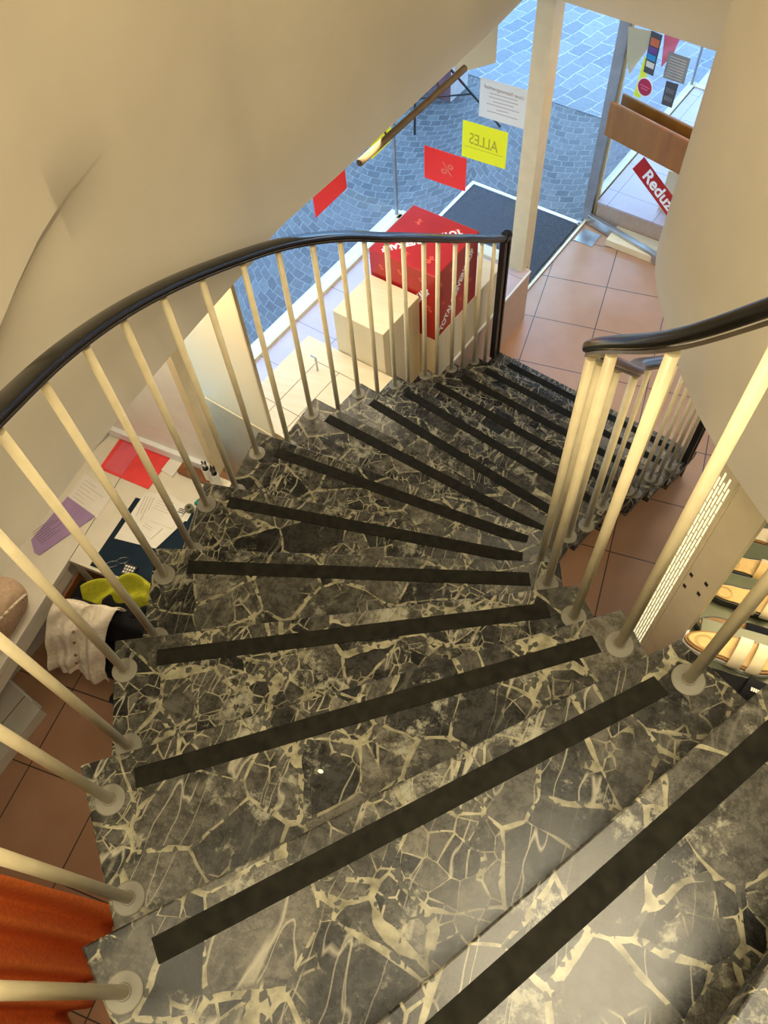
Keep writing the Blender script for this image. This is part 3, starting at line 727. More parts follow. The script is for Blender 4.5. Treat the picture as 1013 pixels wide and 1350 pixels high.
inner_rail = empty('inner_railing', (.3, 1.0, ZT(10))); tag(inner_rail, 'tightly turning railing with black handrail and cream rods on the inner stair side', 'railing')
RB = .0105
IB = [(-1, .72, -.72, 1.02), (0, .475, -.585, 1.0), (1, .340, -.462, .97), (2, .233, -.352, .935), (3, .140, -.235, .905), (4, .062, -.078, .893), (5, .026, .076, .888), (6, .045, .238, .885), (7, .092, .405, .872), (8, .150, .578, .855)]
ir = []
for k, x, y, h in IB:
    ir.append((x, y, ZT(k) + h)); baluster(inner_rail, x, y, ZT(k), ZT(k) + h - .01)
RB = .0090
for k in range(9, 14):
    bx_, by_ = .50 - (12 - k) * .1005, 1.49 - (12 - k) * .228
    for half in ((1, 0) if k < 13 else (1,)):
        x, y = bx_ - half * .048, by_ - half * .108
        z = ZT(k) + HR + half * H / 2 + max(0, (11 - k) * .012)
        ir.append((x, y, z)); baluster(inner_rail, x, y, ZT(k), z - .01)
ir.append((.590, 1.672, ZT(13) + HR + .03))
ip = smooth_path(catmull(ir, 6), 4); ip = [p + Vector((0, 0, .018)) for p in ip]
bm = bmesh.new(); sweep(bm, ip, railp); link('handrail', rel(bm, inner_rail), M['rail'], inner_rail, smooth=True)
bm = bmesh.new(); sweep(bm, ip, flatp); link('rail_band', rel(bm, inner_rail), M['railmetal'], inner_rail)
newel(inner_rail, .603, 1.700, ZT(13) + HR + .022, Vector((.4, .915, 0)).normalized())

# ------------------------------------------------------------------ window display
def carton(name, a0, a1, b0, b1, z0, z1, mat, bev=.003):
    c = AB((a0 + a1) / 2, (b0 + b1) / 2); bm = bmesh.new(); abbox(bm, a0, a1, b0, b1, z0, z1)
    bmesh.ops.translate(bm, vec=(-c[0], -c[1], -z0), verts=bm.verts)
    return link(name, bm, mat, loc=(c[0], c[1], z0), bevel=bev)
o = carton('display_bench', 1.37, 2.03, -1.60, -1.212, ZP, .70, M['maple']); tag(o, 'long light wood display bench carrying the red sale cube', 'bench')
o = carton('display_box', 1.055, 1.36, -1.60, -1.30, ZP, .965, M['maple']); tag(o, 'tall light wood display box standing left of the red cube', 'box')
low = empty('low_podium', (*AB(.5, -1.5), ZP)); tag(low, 'low wide light wood podium with panel joints beside the tall box', 'podium')
bm = bmesh.new(); abbox(bm, .46, 1.05, -1.79, -1.215, ZP, .70); link('podium_body', rel(bm, low), M['maple'], low, bevel=.002)
bm = bmesh.new(); abbox(bm, .48, .93, -1.640, -1.637, .70, .7006); abbox(bm, .48, .93, -1.50, -1.497, .70, .7006); abbox(bm, .928, .931, -1.66, -1.25, .70, .7006); abbox(bm, .60, .603, -1.75, -1.25, .70, .7006)
link('panel_joint', rel(bm, low), M['brown'], low)
hk = bmesh.new(); c = AB(.885, -1.60); tube(hk, (*c, .7005), (*c, .79), .005, 10); tube(hk, (*c, .788), (c[0] - .03, c[1] + .01, .788), .004, 8)
tag(link('metal_peg', hk, M['steel']), 'small bent steel peg standing on the low podium', 'peg')
# sale cube
ca0, ca1, cb0, cb1, cz0, cz1 = 1.37, 1.755, -1.60, -1.213, .701, 1.115
cube = carton('sale_cube', ca0, ca1, cb0, cb1, cz0, cz1, M['red'], .004); tag(cube, 'big red cardboard cube with white sale lettering and percent signs', 'box')
def on_cube(s, size, mtx, mat, off=.0015, name='lettering', width=1):
    o = text_obj(name, s, size, mat, Matrix.Translation(-cube.location) @ mtx, cube, offset=off, width=width); return o
top_m = lambda a, b: frame_mtx((*AB(a, b), cz1 + .0008), tuple(-BX), tuple(-AX))
on_cube('TOTALAUSVERKAUF', .052, frame_mtx((*AB(1.551, -1.413), cz1 + .0008), tuple(-AX * .77 - BX * .637), tuple(BX * .77 - AX * .637)), M['wprint'], .0022, width=.84)
for a, b, sz, r in ((1.66, -1.50, .05, .3), (1.70, -1.30, .045, -.4), (1.46, -1.30, .062, .5), (1.43, -1.42, .04, .2), (1.47, -1.55, .04, -.5), (1.40, -1.52, .03, .3), (1.62, -1.28, .035, .1)):
    on_cube('%', sz, frame_mtx((*AB(a, b), cz1 + .0006), tuple(-BX * math.cos(r) + AX * math.sin(r)), tuple(-AX)), M['orange'], 0, 'percent_sign')
# face towards +b (the stairs), text climbing to the right
fz = lambda a, z: Vector((*AB(a, cb1 + .0008), z))
dirv = AX * .674 + Vector((0, 0, .74))
on_cube('TOTALAUSVERKAUF', .056, frame_mtx(fz(1.561, .888), tuple(dirv), (0, 0, 1)), M['wprint'], .0022, width=.82)
for a, z, sz in ((1.42, 1.03, .045), (1.50, 1.06, .035), (1.60, .80, .05), (1.69, .86, .04), (1.44, .90, .035), (1.66, 1.02, .04)):
    on_cube('%', sz, frame_mtx(fz(a, z), tuple(AX), (0, 0, 1)), M['orange'], 0, 'percent_sign')
# face towards -a
ff = lambda b, z: Vector((*AB(ca0 - .0008, b), z))
on_cube('TOTALAUSVERKAUF', .052, frame_mtx(ff(-1.37, .857), tuple(BX * .585 + Vector((0, 0, .81))), (0, 0, 1)), M['wprint'], .0022, width=.82)
for b, z, sz in ((-1.53, 1.03, .04), (-1.25, .90, .055), (-1.30, 1.06, .03), (-1.42, 1.05, .035)):
    on_cube('%', sz, frame_mtx(ff(b, z), tuple(BX), (0, 0, 1)), M['orange'], 0, 'percent_sign')
# boards on the right platform
o = carton('display_board', 3.60, 4.25, -.90, -.50, ZQ + .012, .46, M['maple']); tag(o, 'light wood display block on the low platform behind the open door', 'box')
bm = bmesh.new(); abbox(bm, 3.30, 3.465, -1.10, -.40, 0, .05); struct(link('baseboard_platform', bm, M['maple'], bevel=.003))

# partition panels between office and shop window
pn = empty('partition_panel', (-1.6, .92, 0)); tag(pn, 'tall frosted cream panel dividing the desk from the shop window', 'panel')
bm = bmesh.new(); p0, p1 = Vector((-1.34, .85)), Vector((-1.935, 1.0217)); q = (p1 - p0).normalized(); nn = Vector((-q.y, q.x)) * .006
prism(bm, [tuple(p0 - nn), tuple(p1 - nn), tuple(p1 + nn), tuple(p0 + nn)], .705, ZC); link('sheet', rel(bm, pn), M['sheer'], pn)
bm = bmesh.new(); nn2 = nn * 1.6; prism(bm, [tuple(p0 - nn2), tuple(p0 + q * .008 - nn2), tuple(p0 + q * .008 + nn2), tuple(p0 + nn2)], .70, ZC); link('edge_strip', rel(bm, pn), M['creamframe'], pn)
bm = bmesh.new(); prism(bm, [tuple(p0 - nn * 2), tuple(p1 - nn * 2), tuple(p1 + nn * 2), tuple(p0 + nn * 2)], 0, .705); link('base', rel(bm, pn), M['creamframe'], pn)
p2 = empty('white_screen', (-1.9, .60, .7)); tag(p2, 'white upright screen with a ledge standing behind the desk', 'panel')
bm = bmesh.new(); prism(bm, [(-1.478, .548), (-2.075, .611), (-2.075, .641), (-1.478, .578)], .80, ZC); link('screen_sheet', rel(bm, p2), M['white'], p2)
bm = bmesh.new(); prism(bm, [(-1.50, .535), (-1.465, .531), (-1.465, .585), (-1.50, .588)], .75, ZC); link('edge_post', rel(bm, p2), M['creamframe'], p2)
bm = bmesh.new(); prism(bm, [(-1.47, .525), (-2.075, .589), (-2.075, .641), (-1.47, .578)], .745, .80); link('ledge', rel(bm, p2), M['whiteframe'], p2, bevel=.003)

# brass tube below the bulkhead
tb = bmesh.new(); A_, B_ = Vector((-.956, 1.265, 1.93)), Vector((-.762, 1.947, 1.93)); tube(tb, A_, B_, .0135, 20)
lp = empty('brass_tube', tuple(A_)); tag(lp, 'straight brass tube hung just under the edge of the plaster bulkhead', 'tube')
link('tube', rel(tb, lp), M['brass'], lp, smooth=False)
bm = bmesh.new(); tube(bm, A_ - (B_ - A_).normalized() * .002, A_ + (B_ - A_).normalized() * .001, .0105, 16); link('end_cap', rel(bm, lp), M['black'], lp)
bm = bmesh.new()
for t_ in (.25, .75): p = A_.lerp(B_, t_); tube(bm, p, p + Vector((-.05, .01, .098)), .004, 8)
link('hanger', rel(bm, lp), M['brass'], lp)

# things in the street
sd = empty('folding_stand', (*AB(4.0, -2.8), -.01)); tag(sd, 'thin black folding stand on the setts outside, beyond the glass', 'stand')
top = Vector((*AB(3.75, -2.95), .75))
for f_ in ((4.127, -2.42), (3.70, -2.94), (4.10, -3.20)):
    bm = bmesh.new(); tube(bm, (*AB(*f_), -.01), top, .010, 8); link('leg', rel(bm, sd), M['black'], sd)
bm = bmesh.new(); tube(bm, Vector((*AB(3.70, -2.94), 0)).lerp(top, .35), Vector((*AB(4.127, -2.42), 0)).lerp(top, .35), .007, 8); link('brace', rel(bm, sd), M['black'], sd)
bm = bmesh.new(); lathe(bm, [(.16, .74), (.17, .75), (.17, .765), (.16, .77)], (*AB(3.75, -2.95), 0)); link('top_plate', rel(bm, sd), M['black'], sd)
pl_ = bmesh.new(); abbox(pl_, 4.20, 4.46, -3.45, -2.93, -.01, .62); o = link('street_pillar', pl_, [M['stonewhite'], M['burgundy']], bevel=.004)
for p in o.data.polygons:
    if p.normal.dot(AX) < -.7: p.material_index = 1
tag(o, 'short stone pillar with a burgundy face standing in the street', 'pillar')

# ------------------------------------------------------------------ office corner
ZD = .735
ct = empty('office_counter', (-2.15, 0, 0)); tag(ct, 'long cream laminate counter under the white plaster bulkhead at left', 'desk')
bm = bmesh.new(); prism(bm, [(-2.49, -.80), (-1.912, -.80), (-1.912, .612), (-2.075, .625)], ZD - .03, ZD); link('worktop', rel(bm, ct), M['desk'], ct, bevel=.002)
bm = bmesh.new(); prism(bm, [(-2.47, -.78), (-2.38, -.78), (-2.13, .49), (-2.11, .49)], 0, ZD - .031); link('cabinet_body', rel(bm, ct), M['desk'], ct)
bm = bmesh.new(); box(bm, -1.945, -1.915, -.80, -.09, .64, ZD - .04); link('front_board', rel(bm, ct), M['desk'], ct)
dk = empty('desk', (-1.6, .25, 0)); tag(dk, 'cream laminate desk with a navy blotter and papers beside the stairs', 'desk')
bm = bmesh.new(); prism(bm, [(-1.908, -.062), (-1.30, -.10), (-1.30, .515), (-1.908, .585)], ZD - .03, ZD); link('desktop', rel(bm, dk), M['desk'], dk, bevel=.002)
for x, y in ((-1.88, -.04), (-1.33, -.06), (-1.88, .55), (-1.33, .46)):
    bm = bmesh.new(); box(bm, x - .02, x + .02, y - .02, y + .02, 0, ZD - .031); link('leg', rel(bm, dk), M['desk'], dk)
bm = bmesh.new(); box(bm, -1.89, -1.32, -.055, -.04, .56, ZD - .031); link('apron', rel(bm, dk), M['brown'], dk)
o = poly_sheet('desk_blotter', M['navy'], [(-1.806, -.055), (-1.31, -.085), (-1.31, .325), (-1.785, .315)], ZD + .0005, .003); tag(o, 'dark navy blotter lying on the desk', 'desk pad')
z = ZD + .001
rf = poly_sheet('red_folder', M['redfold'], [(-2.030, .405), (-2.022, .600), (-1.735, .578), (-1.752, .372)], z, .004); tag(rf, 'bright red folder lying below the white screen', 'folder')
poly_sheet('pink_sheet', M['pinkfold'], [(-2.010, .415), (-1.998, .580), (-1.895, .560), (-1.905, .402)], z + .004, .001, rf)
pk = poly_sheet('notepad', M['paper'], [(-1.742, .485), (-1.728, .585), (-1.66, .570), (-1.675, .462)], z, .008); tag(pk, 'small white notepad right of the red folder', 'notepad')
vp = poly_sheet('timetable_sheet', M['paper'], [(-2.10, .16), (-2.08, .36), (-1.895, .30), (-1.90, .165)], z, .001); tag(vp, 'pale printed sheet tucked under the lilac form', 'paper')
pp = poly_sheet('lilac_form', M['purple'], [(-2.125, -.025), (-2.075, -.075), (-2.045, -.080), (-1.912, .170), (-2.09, .225)], z + .002, .0012); tag(pp, 'lilac printed form on the counter against the plaster', 'paper')
def lines(parent, p, ux, uy, rows, w, gap, mat, th=.003):
    bm = bmesh.new(); p = Vector(p); ux = Vector(ux).normalized(); uy = Vector(uy).normalized(); rnd = random.Random(rows)
    for r in range(rows):
        ww = w * rnd.uniform(.4, 1); a = p + uy * gap * r
        f = [bm.verts.new(v) for v in (a, a + ux * ww, a + ux * ww + uy * th, a + uy * th)]; bm.faces.new(f)
    link('print_lines', bm, mat, parent)
lines(pp, (-2.07, -.03, z + .0036), (.45, .9, 0), (-.9, .45, 0), 7, .17, .013, M['darkink'], .002)
lines(vp, (-2.06, .33, z + .0014), (1, -.3, 0), (-.1, -1, 0), 8, .14, .019, M['ink'], .002)
bp = poly_sheet('printed_sheet', M['paper'], [(-1.77, .095), (-1.57, .105), (-1.50, .30), (-1.62, .375), (-1.755, .355)], z + .004, .001); tag(bp, 'large white printed sheet overhanging the navy blotter', 'paper')
lines(bp, (-1.745, .335, z + .0054), (.1, -1, 0), (1, .1, 0), 4, .2, .014, M['ink'], .003)
b2 = poly_sheet('invoice', M['paper'], [(-1.70, .225), (-1.545, .215), (-1.52, .345), (-1.68, .372)], z + .0065, .001); tag(b2, 'white invoice with a tiny black code block, top of the desk papers', 'paper')
lines(b2, (-1.675, .345, z + .008), (1, -.1, 0), (-.1, -1, 0), 5, .10, .014, M['ink'], .002)
bm = bmesh.new()
for k in range(3): box(bm, -1.563, -1.535, .318 - k * .009, .323 - k * .009, z + .0076, z + .0079)
link('code_block', bm, M['darkink'], b2)
b3 = poly_sheet('envelope', M['paper'], [(-1.70, .165), (-1.61, .140), (-1.585, .205), (-1.685, .228)], z + .0065, .003); tag(b3, 'small cream envelope below the white invoice', 'envelope')
lines(b3, (-1.675, .205, z + .0098), (1, -.3, 0), (-.3, -1, 0), 2, .05, .012, M['ink'], .002)
b4 = poly_sheet('slip', M['paper'], [(-1.535, .265), (-1.50, .27), (-1.50, .345), (-1.53, .35)], z + .0065, .001); tag(b4, 'small blank slip at the right edge of the desk papers', 'paper')
# wooden tray, pens in white pots, tape roll
tr_ = bmesh.new(); prism(tr_, [(-1.66, .49), (-1.49, .468), (-1.485, .52), (-1.655, .545)], ZD, ZD + .03); tag(link('wooden_tray', tr_, M['brown'], bevel=.004), 'small reddish wooden tray under the screen ledge', 'tray')
for i, (x, y, lab) in enumerate(((-1.497, .500, 'white pot holding a black pen, nearer the screen'), (-1.448, .488, 'white pot holding dark markers, nearer the stairs'))):
    r = empty('pen_pot', (x, y, ZD)); tag(r, lab, 'pen pot', 'pen pots on the desk')
    bm = bmesh.new(); lathe(bm, [(.017, 0), (.018, .10), (.015, .10), (.014, .004)], n=20); link('pot', bm, M['paper'], r, smooth=False)
    for (dx, dy, hh) in ((.004, .003, .15), (-.006, .004, .14), (.002, -.007, .135)):
        bm = bmesh.new(); tube(bm, (0, 0, .006), (dx * 2, dy * 2, hh), .0038, 8); link('pen', bm, M['black'], r)
    bm = bmesh.new(); lathe(bm, [(.004, .118), (.012, .120), (.013, .132), (.004, .134)], n=16); link('cap', bm, M['steel'] if i == 0 else M['black'], r)
tg = bmesh.new(); prism(tg, [(-1.51, .36), (-1.44, .345), (-1.42, .375), (-1.46, .39), (-1.50, .39)], ZD, ZD + .022); tag(link('green_case', tg, M['teal'], bevel=.006, seg=3), 'small green case lying before the pen pots', 'case')
bk = empty('tape_dispenser', (-1.42, .37, ZD)); tag(bk, 'black tape dispenser next to the green case', 'dispenser')
bm = bmesh.new(); box(bm, -.035, .035, -.02, .02, 0, .03); link('body', bm, M['black'], bk, bevel=.006)
bm = bmesh.new(); tube(bm, (-.0, -.01, .035), (0, .01, .035), .022, 20); link('roll', bm, M['paper'], bk)
tp_ = bmesh.new(); lathe(tp_, [(.009, 0), (.019, 0), (.019, .032), (.009, .032), (.009, .006)], (-1.513, .327, ZD), 24); tag(link('tape_roll', tp_, M['shelf'], smooth=False), 'small grey tape roll at the edge of the desk', 'tape roll')
# open drawer with dark folders
dr_ = empty('open_drawer', (-1.78, -.16, .50)); tag(dr_, 'open drawer with dark folders below the desk edge', 'drawer')
bm = bmesh.new()
for b_ in ((-1.905, -1.895, -.27, -.066), (-1.905, -1.65, -.27, -.26), (-1.66, -1.65, -.27, -.066)): box(bm, *b_, .50, .64)
box(bm, -1.905, -1.65, -.27, -.066, .495, .50); link('drawer_box', rel(bm, dr_), M['brown'], dr_)
for k, c_ in enumerate(('blackcloth', 'darkink', 'redfold', 'blackcloth')):
    bm = bmesh.new(); box(bm, -1.885 + k * .055, -1.84 + k * .055, -.25, -.09, .502, .615 + .006 * k)
    tag(link('folder', bm, M[c_]), ['black folder, leftmost in the open drawer', 'dark grey folder beside the red one in the open drawer', 'red folder standing in the open drawer', 'black folder, rightmost in the open drawer'][k], 'folder', 'folders in the drawer')
# glasses lying on blotter
gl = empty('eyeglasses', (-1.70, -.03, ZD + .004)); tag(gl, 'thin-framed eyeglasses resting at the edge of the navy blotter', 'glasses')
def ring(bm, c, rx, ry, r, ax, ay, n=24):
    path = [Vector(c) + Vector(ax) * rx * math.cos(2 * PI * i / n) + Vector(ay) * ry * math.sin(2 * PI * i / n) for i in range(n + 1)]
    for p, q_ in zip(path, path[1:]): tube(bm, p, q_, r, 6)
for dx in (0, .06):
    bm = bmesh.new(); ring(bm, (dx * .6, dx * .5, .025), .026, .022, .0016, (.8, .6, 0), (0, 0, 1)); link('lens_frame', bm, M['steel'], gl)
for dx in (-.02, .06):
    bm = bmesh.new(); tube(bm, (dx, dx * .3, .04), (dx + .04, dx * .3 - .10, .004), .0015, 6); link('temple', bm, M['steel'], gl)
# small keypad
kp = bmesh.new(); prism(kp, [(-1.655, -.055), (-1.60, -.06), (-1.595, .0), (-1.65, .005)], ZD + .0036, ZD + .014)
kp = link('calculator', kp, M['black'], bevel=.003); tag(kp, 'small black calculator on the navy blotter against the stair edge', 'calculator')
bm = bmesh.new()
for i in range(4):
    for j in range(3): box(bm, -1.648 + i * .012, -1.640 + i * .012, -.045 + j * .014, -.036 + j * .014, ZD + .0135, ZD + .0155)
link('keys', bm, M['paper'], kp)

# office chair, cloth, jacket
ch = empty('office_chair', (-1.57, -.27, 0)); tag(ch, 'black office chair in front of the desk, mostly hidden under clothes', 'chair')
bm = bmesh.new(); prism(bm, [(-.19, -.15), (.19, -.15), (.20, .17), (-.20, .17)], .44, .52); link('seat', bm, M['blackcloth'], ch, bevel=.03, seg=4)
bm = bmesh.new(); prism(bm, [(-.20, -.02), (.19, -.02), (.17, .04), (-.17, .04)], .56, .84); link('backrest', bm, M['blackcloth'], ch, bevel=.022, seg=4)
bm = bmesh.new(); tube(bm, (0, 0, .08), (0, 0, .44), .022, 14); link('column', bm, M['black'], ch)
for k in range(5):
    a_ = k * 2 * PI / 5; bm = bmesh.new(); tube(bm, (0, 0, .10), (.24 * math.cos(a_), .24 * math.sin(a_), .05), .018, 10, .012); lg = link('leg', bm, M['black'], ch)
    bm = bmesh.new(); tube(bm, (.24 * math.cos(a_) - .012, .24 * math.sin(a_), .026), (.24 * math.cos(a_) + .012, .24 * math.sin(a_), .026), .025, 14); link('caster', bm, M['black'], lg)
def cloth_grid(name, fn, nu, nv, mat, parent=None, th=.004, sub=1):
    bm = bmesh.new(); g = [[bm.verts.new(fn(i / nu, j / nv)) for j in range(nv + 1)] for i in range(nu + 1)]
    for i in range(nu):
        for j in range(nv): bm.faces.new((g[i][j], g[i + 1][j], g[i + 1][j + 1], g[i][j + 1]))
    o = link(name, bm, mat, parent, smooth=True)
    s_ = o.modifiers.new('solid', 'SOLIDIFY'); s_.thickness = th
    if sub: m_ = o.modifiers.new('sub', 'SUBSURF'); m_.levels = sub; m_.render_levels = sub
    return o
def lerp3(a, b, t): return Vector(a).lerp(Vector(b), t)
def jk(u, v):
    # v: 0 behind the chair back, .25 over its top, 1 at the hem
    tl, tr2 = Vector((-1.785, -.275, .865)), Vector((-1.505, -.245, .895)); bl, br_ = Vector((-1.828, -.485, .55)), Vector((-1.615, -.430, .50))
    bkl, bkr = Vector((-1.77, -.215, .66)), Vector((-1.50, -.19, .70))
    if v < .22: t = v / .22; p = lerp3(bkl, bkr, u).lerp(lerp3(tl, tr2, u), t); p.z += .03 * math.sin(t * PI)
    else:
        t = (v - .22) / .78; p = lerp3(tl, tr2, u).lerp(lerp3(bl, br_, u), t); p.z += .045 * math.sin(min(1, t * 1.6) * PI) * .8; p.y -= .03 * math.sin(t * PI)
    f = .016 * math.sin(u * 15 + v * 3) * (v ** .7) + .009 * math.sin(u * 31 - v * 5) * v + .007 * math.sin(u * 7 + v * 22)
    p += Vector((.25, -.75, .35)) * f
    if v > .9: p.z -= .05 * (v - .9) * 10 * (1 if u > .55 else 0) + .015 * math.sin(u * 9)
    return p
jo = cloth_grid('jacket', jk, 44, 44, M['jacket'], th=.006); tag(jo, 'cream denim jacket draped over the back of the office chair', 'jacket')
bm = bmesh.new()
for k, v in enumerate((.35, .47, .59, .71, .83)):
    p = jk(.50, v) + Vector((.004, -.008, .008)); lathe(bm, [(.007, 0), (.007, .003), (.004, .004)], p, 12)
link('button', bm, M['brown'], jo)
# placket, collar and seam
jo2 = cloth_grid('placket', lambda u, v: jk(.44 + u * .10, .24 + v * .74) + Vector((.002, -.006, .006)), 3, 26, M['jacket'], jo, .004)
cloth_grid('sleeve', lambda u, v: jk(.70 + u * .3, .15 + v * .85) + Vector((.012, -.012, .012 + .02 * math.sin(u * PI))), 10, 26, M['jacket'], jo, .006)
def gc(u, v):
    p = Vector((-1.70 + .26 * u, -.185 + .12 * math.sin(u * 2.2) - .10 * v, .86 - .16 * v * v - .05 * u)); p.z += .022 * math.sin(u * 13 + v * 6) + .015 * math.sin(v * 11); return p
tag(cloth_grid('green_cloth', gc, 22, 14, M['green']), 'crumpled lime green cloth on the black chair back', 'cloth')
def bc(u, v):
    p = Vector((-1.60 + .22 * u, -.20 - .12 * v, .845 - .22 * v * v)); p.z += .02 * math.sin(u * 9 + v * 7); p.y += .015 * math.sin(u * 17); return p
tag(cloth_grid('black_garment', bc, 16, 14, M['blackcloth']), 'black garment hanging between the cream jacket and the stairs', 'garment')
# handbag
hb = empty('handbag', (-2.02, -.38, ZD)); tag(hb, 'beige handbag with a round handle on the end of the counter', 'bag')
bm = bmesh.new(); bmesh.ops.create_uvsphere(bm, u_segments=28, v_segments=18, radius=1)
for v in bm.verts:
    x, y, z_ = v.co; sq = lambda t: math.copysign(abs(t) ** .7, t)
    v.co = Vector((sq(x) * .10, sq(y) * .13, .10 + sq(z_) * .10 * (1 - .25 * y) + .006 * math.sin(18 * x + 9 * y)))
link('bag_body', bm, M['beigecloth'], hb, smooth=True)
bm = bmesh.new(); ring(bm, (.090, -.02, .13), .105, .085, .006, (.25, .95, 0), (.5, 0, .8)); link('handle', bm, M['strap'], hb, smooth=True)
# low white box on the floor
wb = empty('white_drawer_unit', (-2.25, -.75, 0)); tag(wb, 'low white box with a seam on the floor left of the orange curtain', 'box')
bm = bmesh.new(); prism(bm, [(-2.35, -.485), (-2.052, -.58), (-2.125, -1.03), (-2.45, -1.0)], 0, .08); link('box_body', rel(bm, wb), M['desk'], wb, bevel=.003)
bm = bmesh.new(); prism(bm, [(-2.16, -.545), (-2.156, -.546), (-2.25, -1.0), (-2.254, -1.0)], .0795, .0808); link('seam', rel(bm, wb), M['brown'], wb)
bm = bmesh.new(); prism(bm, [(-2.35, -.475), (-2.095, -.555), (-2.097, -.567), (-2.35, -.487)], 0, .10); link('back_rim', rel(bm, wb), M['white'], wb)
# orange curtain
def oc(u, v):
    y = -1.20 - u * 1.5; x = -1.255 + .034 * math.sin(u * 88 + .9 * math.sin(v * 3)) * (.75 + .25 * (1 - v)) + .012 * math.sin(u * 37 + v * 2); return Vector((x, y, .03 + v * 1.93))
cu_ = empty('orange_curtain', (-1.255, -1.95, 1.96)); tag(cu_, 'orange fabric curtain hanging in deep folds at the lower left', 'curtain')
o = cloth_grid('fabric', oc, 260, 12, M['orangecloth'], None, .003, 0); o.parent = cu_; o.matrix_parent_inverse = Matrix.Translation(-Vector(cu_.location))
bm = bmesh.new(); tube(bm, (-1.255, -1.18, 1.975), (-1.255, -2.75, 1.975), .010, 12); link('curtain_rod', rel(bm, cu_), M['steel'], cu_)

# ------------------------------------------------------------------ shoe rack at the right
rk = empty('shoe_rack', (.62, .2, 0)); tag(rk, 'shoe rack with a cream end panel, square holes and a slotted white upright', 'rack')
E0, E1 = Vector((.458, .232)), Vector((.530, .158)); ed = (E1 - E0).normalized(); en = Vector((-ed.y, ed.x))
en = en if en.y > 0 else -en
bm = bmesh.new(); outer_ = [tuple(E0), tuple(E1), tuple(E1 + en * .018), tuple(E0 + en * .018)]
prism(bm, outer_, 0, ZC - .02); link('end_panel', rel(bm, rk), M['cream_panel'], rk, bevel=.0015)
for (x, y, z_) in ((.468, .222, 1.491), (.507, .183, 1.527), (.468, .222, 1.417), (.505, .185, 1.456)):
    bm = bmesh.new(); c = Vector((x, y)) ; c = E0 + ed * (c - E0).dot(ed); s_ = .0065
    prism(bm, [tuple(c - ed * s_ - en * .0008), tuple(c + ed * s_ - en * .0008), tuple(c + ed * s_ + en * .001), tuple(c - ed * s_ + en * .001)], z_ - .008, z_ + .008); link('square_hole', rel(bm, rk), M['black'], rk)
# slotted upright; light through its slots is imitated by thin emissive strips
F0, F1 = Vector((.412, .288)), Vector((.452, .238)); fd = (F1 - F0).normalized(); fn_ = Vector((-fd.y, fd.x)); fn_ = fn_ if fn_.y > 0 else -fn_
bm = bmesh.new(); prism(bm, [tuple(F0), tuple(F1), tuple(F1 + fn_ * .012), tuple(F0 + fn_ * .012)], 0, ZC - .02); link('slotted_upright', rel(bm, rk), M['cream_panel'], rk)
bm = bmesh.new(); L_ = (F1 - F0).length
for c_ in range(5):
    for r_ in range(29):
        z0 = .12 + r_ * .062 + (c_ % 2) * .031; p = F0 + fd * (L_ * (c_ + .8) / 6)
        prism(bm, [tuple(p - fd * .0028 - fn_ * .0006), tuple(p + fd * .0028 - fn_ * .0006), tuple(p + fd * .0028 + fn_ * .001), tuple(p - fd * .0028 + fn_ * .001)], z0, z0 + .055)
link('slot_glow_strips', rel(bm, rk), M['slotglow'], rk)
bm = bmesh.new(); tube(bm, (.515, .09, 1.25), (.579, .345, 1.25), .004, 8); link('edge_profile', rel(bm, rk), M['white'], rk)
shelves = [(1.365, (.545, -.16, 1.15, .16)), (1.115, (.56, .18, 1.2, .50)), (.965, (.62, .50, 1.25, .75)), (.815, (.70, .75, 1.3, 1.02)), (.60, (.62, .06, 1.3, .75))]
for z_, (x0, y0, x1, y1) in shelves:
    bm = bmesh.new(); box(bm, x0, x1, y0, y1, z_ - .014, z_); link('shelf', rel(bm, rk), M['shelf'], rk, bevel=.002)
for x, y, h_ in ((1.12, -.1, 1.35), (1.2, .95, .80), (1.17, .45, 1.10), (1.22, .7, .95)):
    bm = bmesh.new(); box(bm, x - .012, x + .012, y - .012, y + .012, 0, h_); link('post', rel(bm, rk), M['cream_panel'], rk)

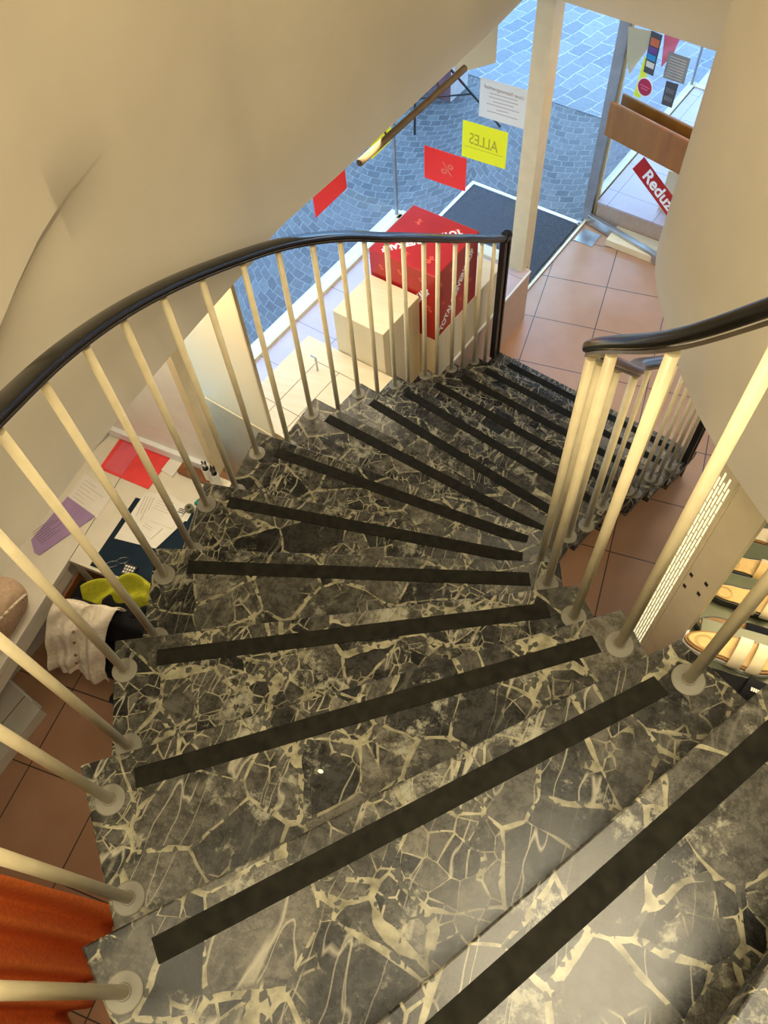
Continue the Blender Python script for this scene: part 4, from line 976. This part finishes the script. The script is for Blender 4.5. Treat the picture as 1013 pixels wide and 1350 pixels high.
def sole_pts(L, W, n=40, grow=0):
    pts = []
    for i in range(n):
        t = 2 * PI * i / n; x = math.cos(t); y = math.sin(t)
        u = (x + 1) / 2; w = .36 + .14 * u - .10 * math.exp(-((u - .42) / .16) ** 2) + .02
        pts.append((L / 2 * (x + 1) + grow * x, W * 1.0 * y * w * (1 - .0 * x) + grow * y + .010 * math.sin(u * PI) * (1 if y > 0 else .6)))
    return pts
def sandal(name, x, y, z, rz, label, sole='paper', bed='tan', band='strap', L=.26, W=.098, two=True, group='sandals on the shoe rack'):
    r = empty(name, (x, y, z), rz); tag(r, label, 'sandal', group)
    bm = bmesh.new(); prism(bm, sole_pts(L, W, grow=.004), 0, .022); link('sole', bm, M[sole], r, bevel=.004)
    bm = bmesh.new(); prism(bm, sole_pts(L, W, grow=.0025), .0222, .034); link('midsole', bm, M['brownstrap'] if sole != 'black' else M['black'], r, bevel=.002)
    bm = bmesh.new(); pr = sole_pts(L - .012, W - .012); prism(bm, [(a + .006, b) for a, b in pr], .0342, .040); link('footbed', bm, M[bed], r, bevel=.004, seg=3)
    bm = bmesh.new()
    for k in range(2):
        rr = .022 - k * .004; path = [Vector((.055 + rr * 1.3 * math.cos(a * PI / 10), rr * math.sin(a * PI / 10), .0405)) for a in range(21)]
        for p, q_ in zip(path, path[1:]): tube(bm, p, q_, .0006, 4)
    link('heel_stamp', bm, M['brownstrap'], r)
    for (u0, u1, hgt) in ([(.135, .175, .052), (.190, .228, .040)] if two else [(.14, .22, .050)]):
        def st_(u, v, u0=u0, u1=u1, hgt=hgt):
            t = PI * v; return Vector((u0 + (u1 - u0) * u + .012 * math.cos(t), (W * .50) * math.cos(t), .030 + hgt * math.sin(t) ** .8))
        cloth_grid('strap', st_, 4, 16, M[band], r, .004)
    return r
sandal('sandal', .498, .062, 1.366, -.05, 'pale sandal with a white sole and wide straps, nearest on the top shelf', 'paper', 'tan', 'strap', .27, .105)
sandal('sandal', .592, .392, 1.116, -.06, 'black-edged cork sandal beside the square-holed panel', 'black', 'tan', 'strap', .26, .098)
sandal('sandal', .640, .610, .966, -.03, 'cork sandal with broad toe strap, third from the stairs', 'black', 'tan', 'tan', .26, .10, False)
sandal('sandal', .725, .865, .816, 0, 'farthest pale cork sandal at the frame edge', 'brownstrap', 'strap', 'brownstrap', .25, .095)
bs = sandal('slipper', .575, .255, 1.116, -.05, 'dark slipper with a tan heel, behind the cream rod', 'black', 'brownstrap', 'blackcloth', .26, .10, False)
bs = sandal('slide_sandal', .528, -.040, 1.366, -.13, 'black slide shoe with small white lettering at the stair corner', 'black', 'blackcloth', 'blackcloth', .27, .095, False)
bs['category'] = 'shoe'
bm = bmesh.new()
for k in range(6): box(bm, .158 + k * .0062, .1628 + k * .0062, -.010, .001, .0800, .0812)
link('white_lettering', bm, M['wprint'], bs)
sandal('sandal', .80, .40, 1.116, .04, 'pale sandal lying to the right of the black-edged one', 'paper', 'strap', 'strap', .25, .095)
# tiny things on the treads
pb = bmesh.new(); bmesh.ops.create_uvsphere(pb, u_segments=12, v_segments=8, radius=1)
for v in pb.verts: v.co = Vector((v.co.x * .006, v.co.y * .004, v.co.z * .0025 + .0025))
o = link('white_crumb', pb, M['paper'], smooth=True, loc=(-.262, -.79, ZT(2))); tag(o, 'tiny white oval crumb lying mid-width on a near marble tread', 'crumb')
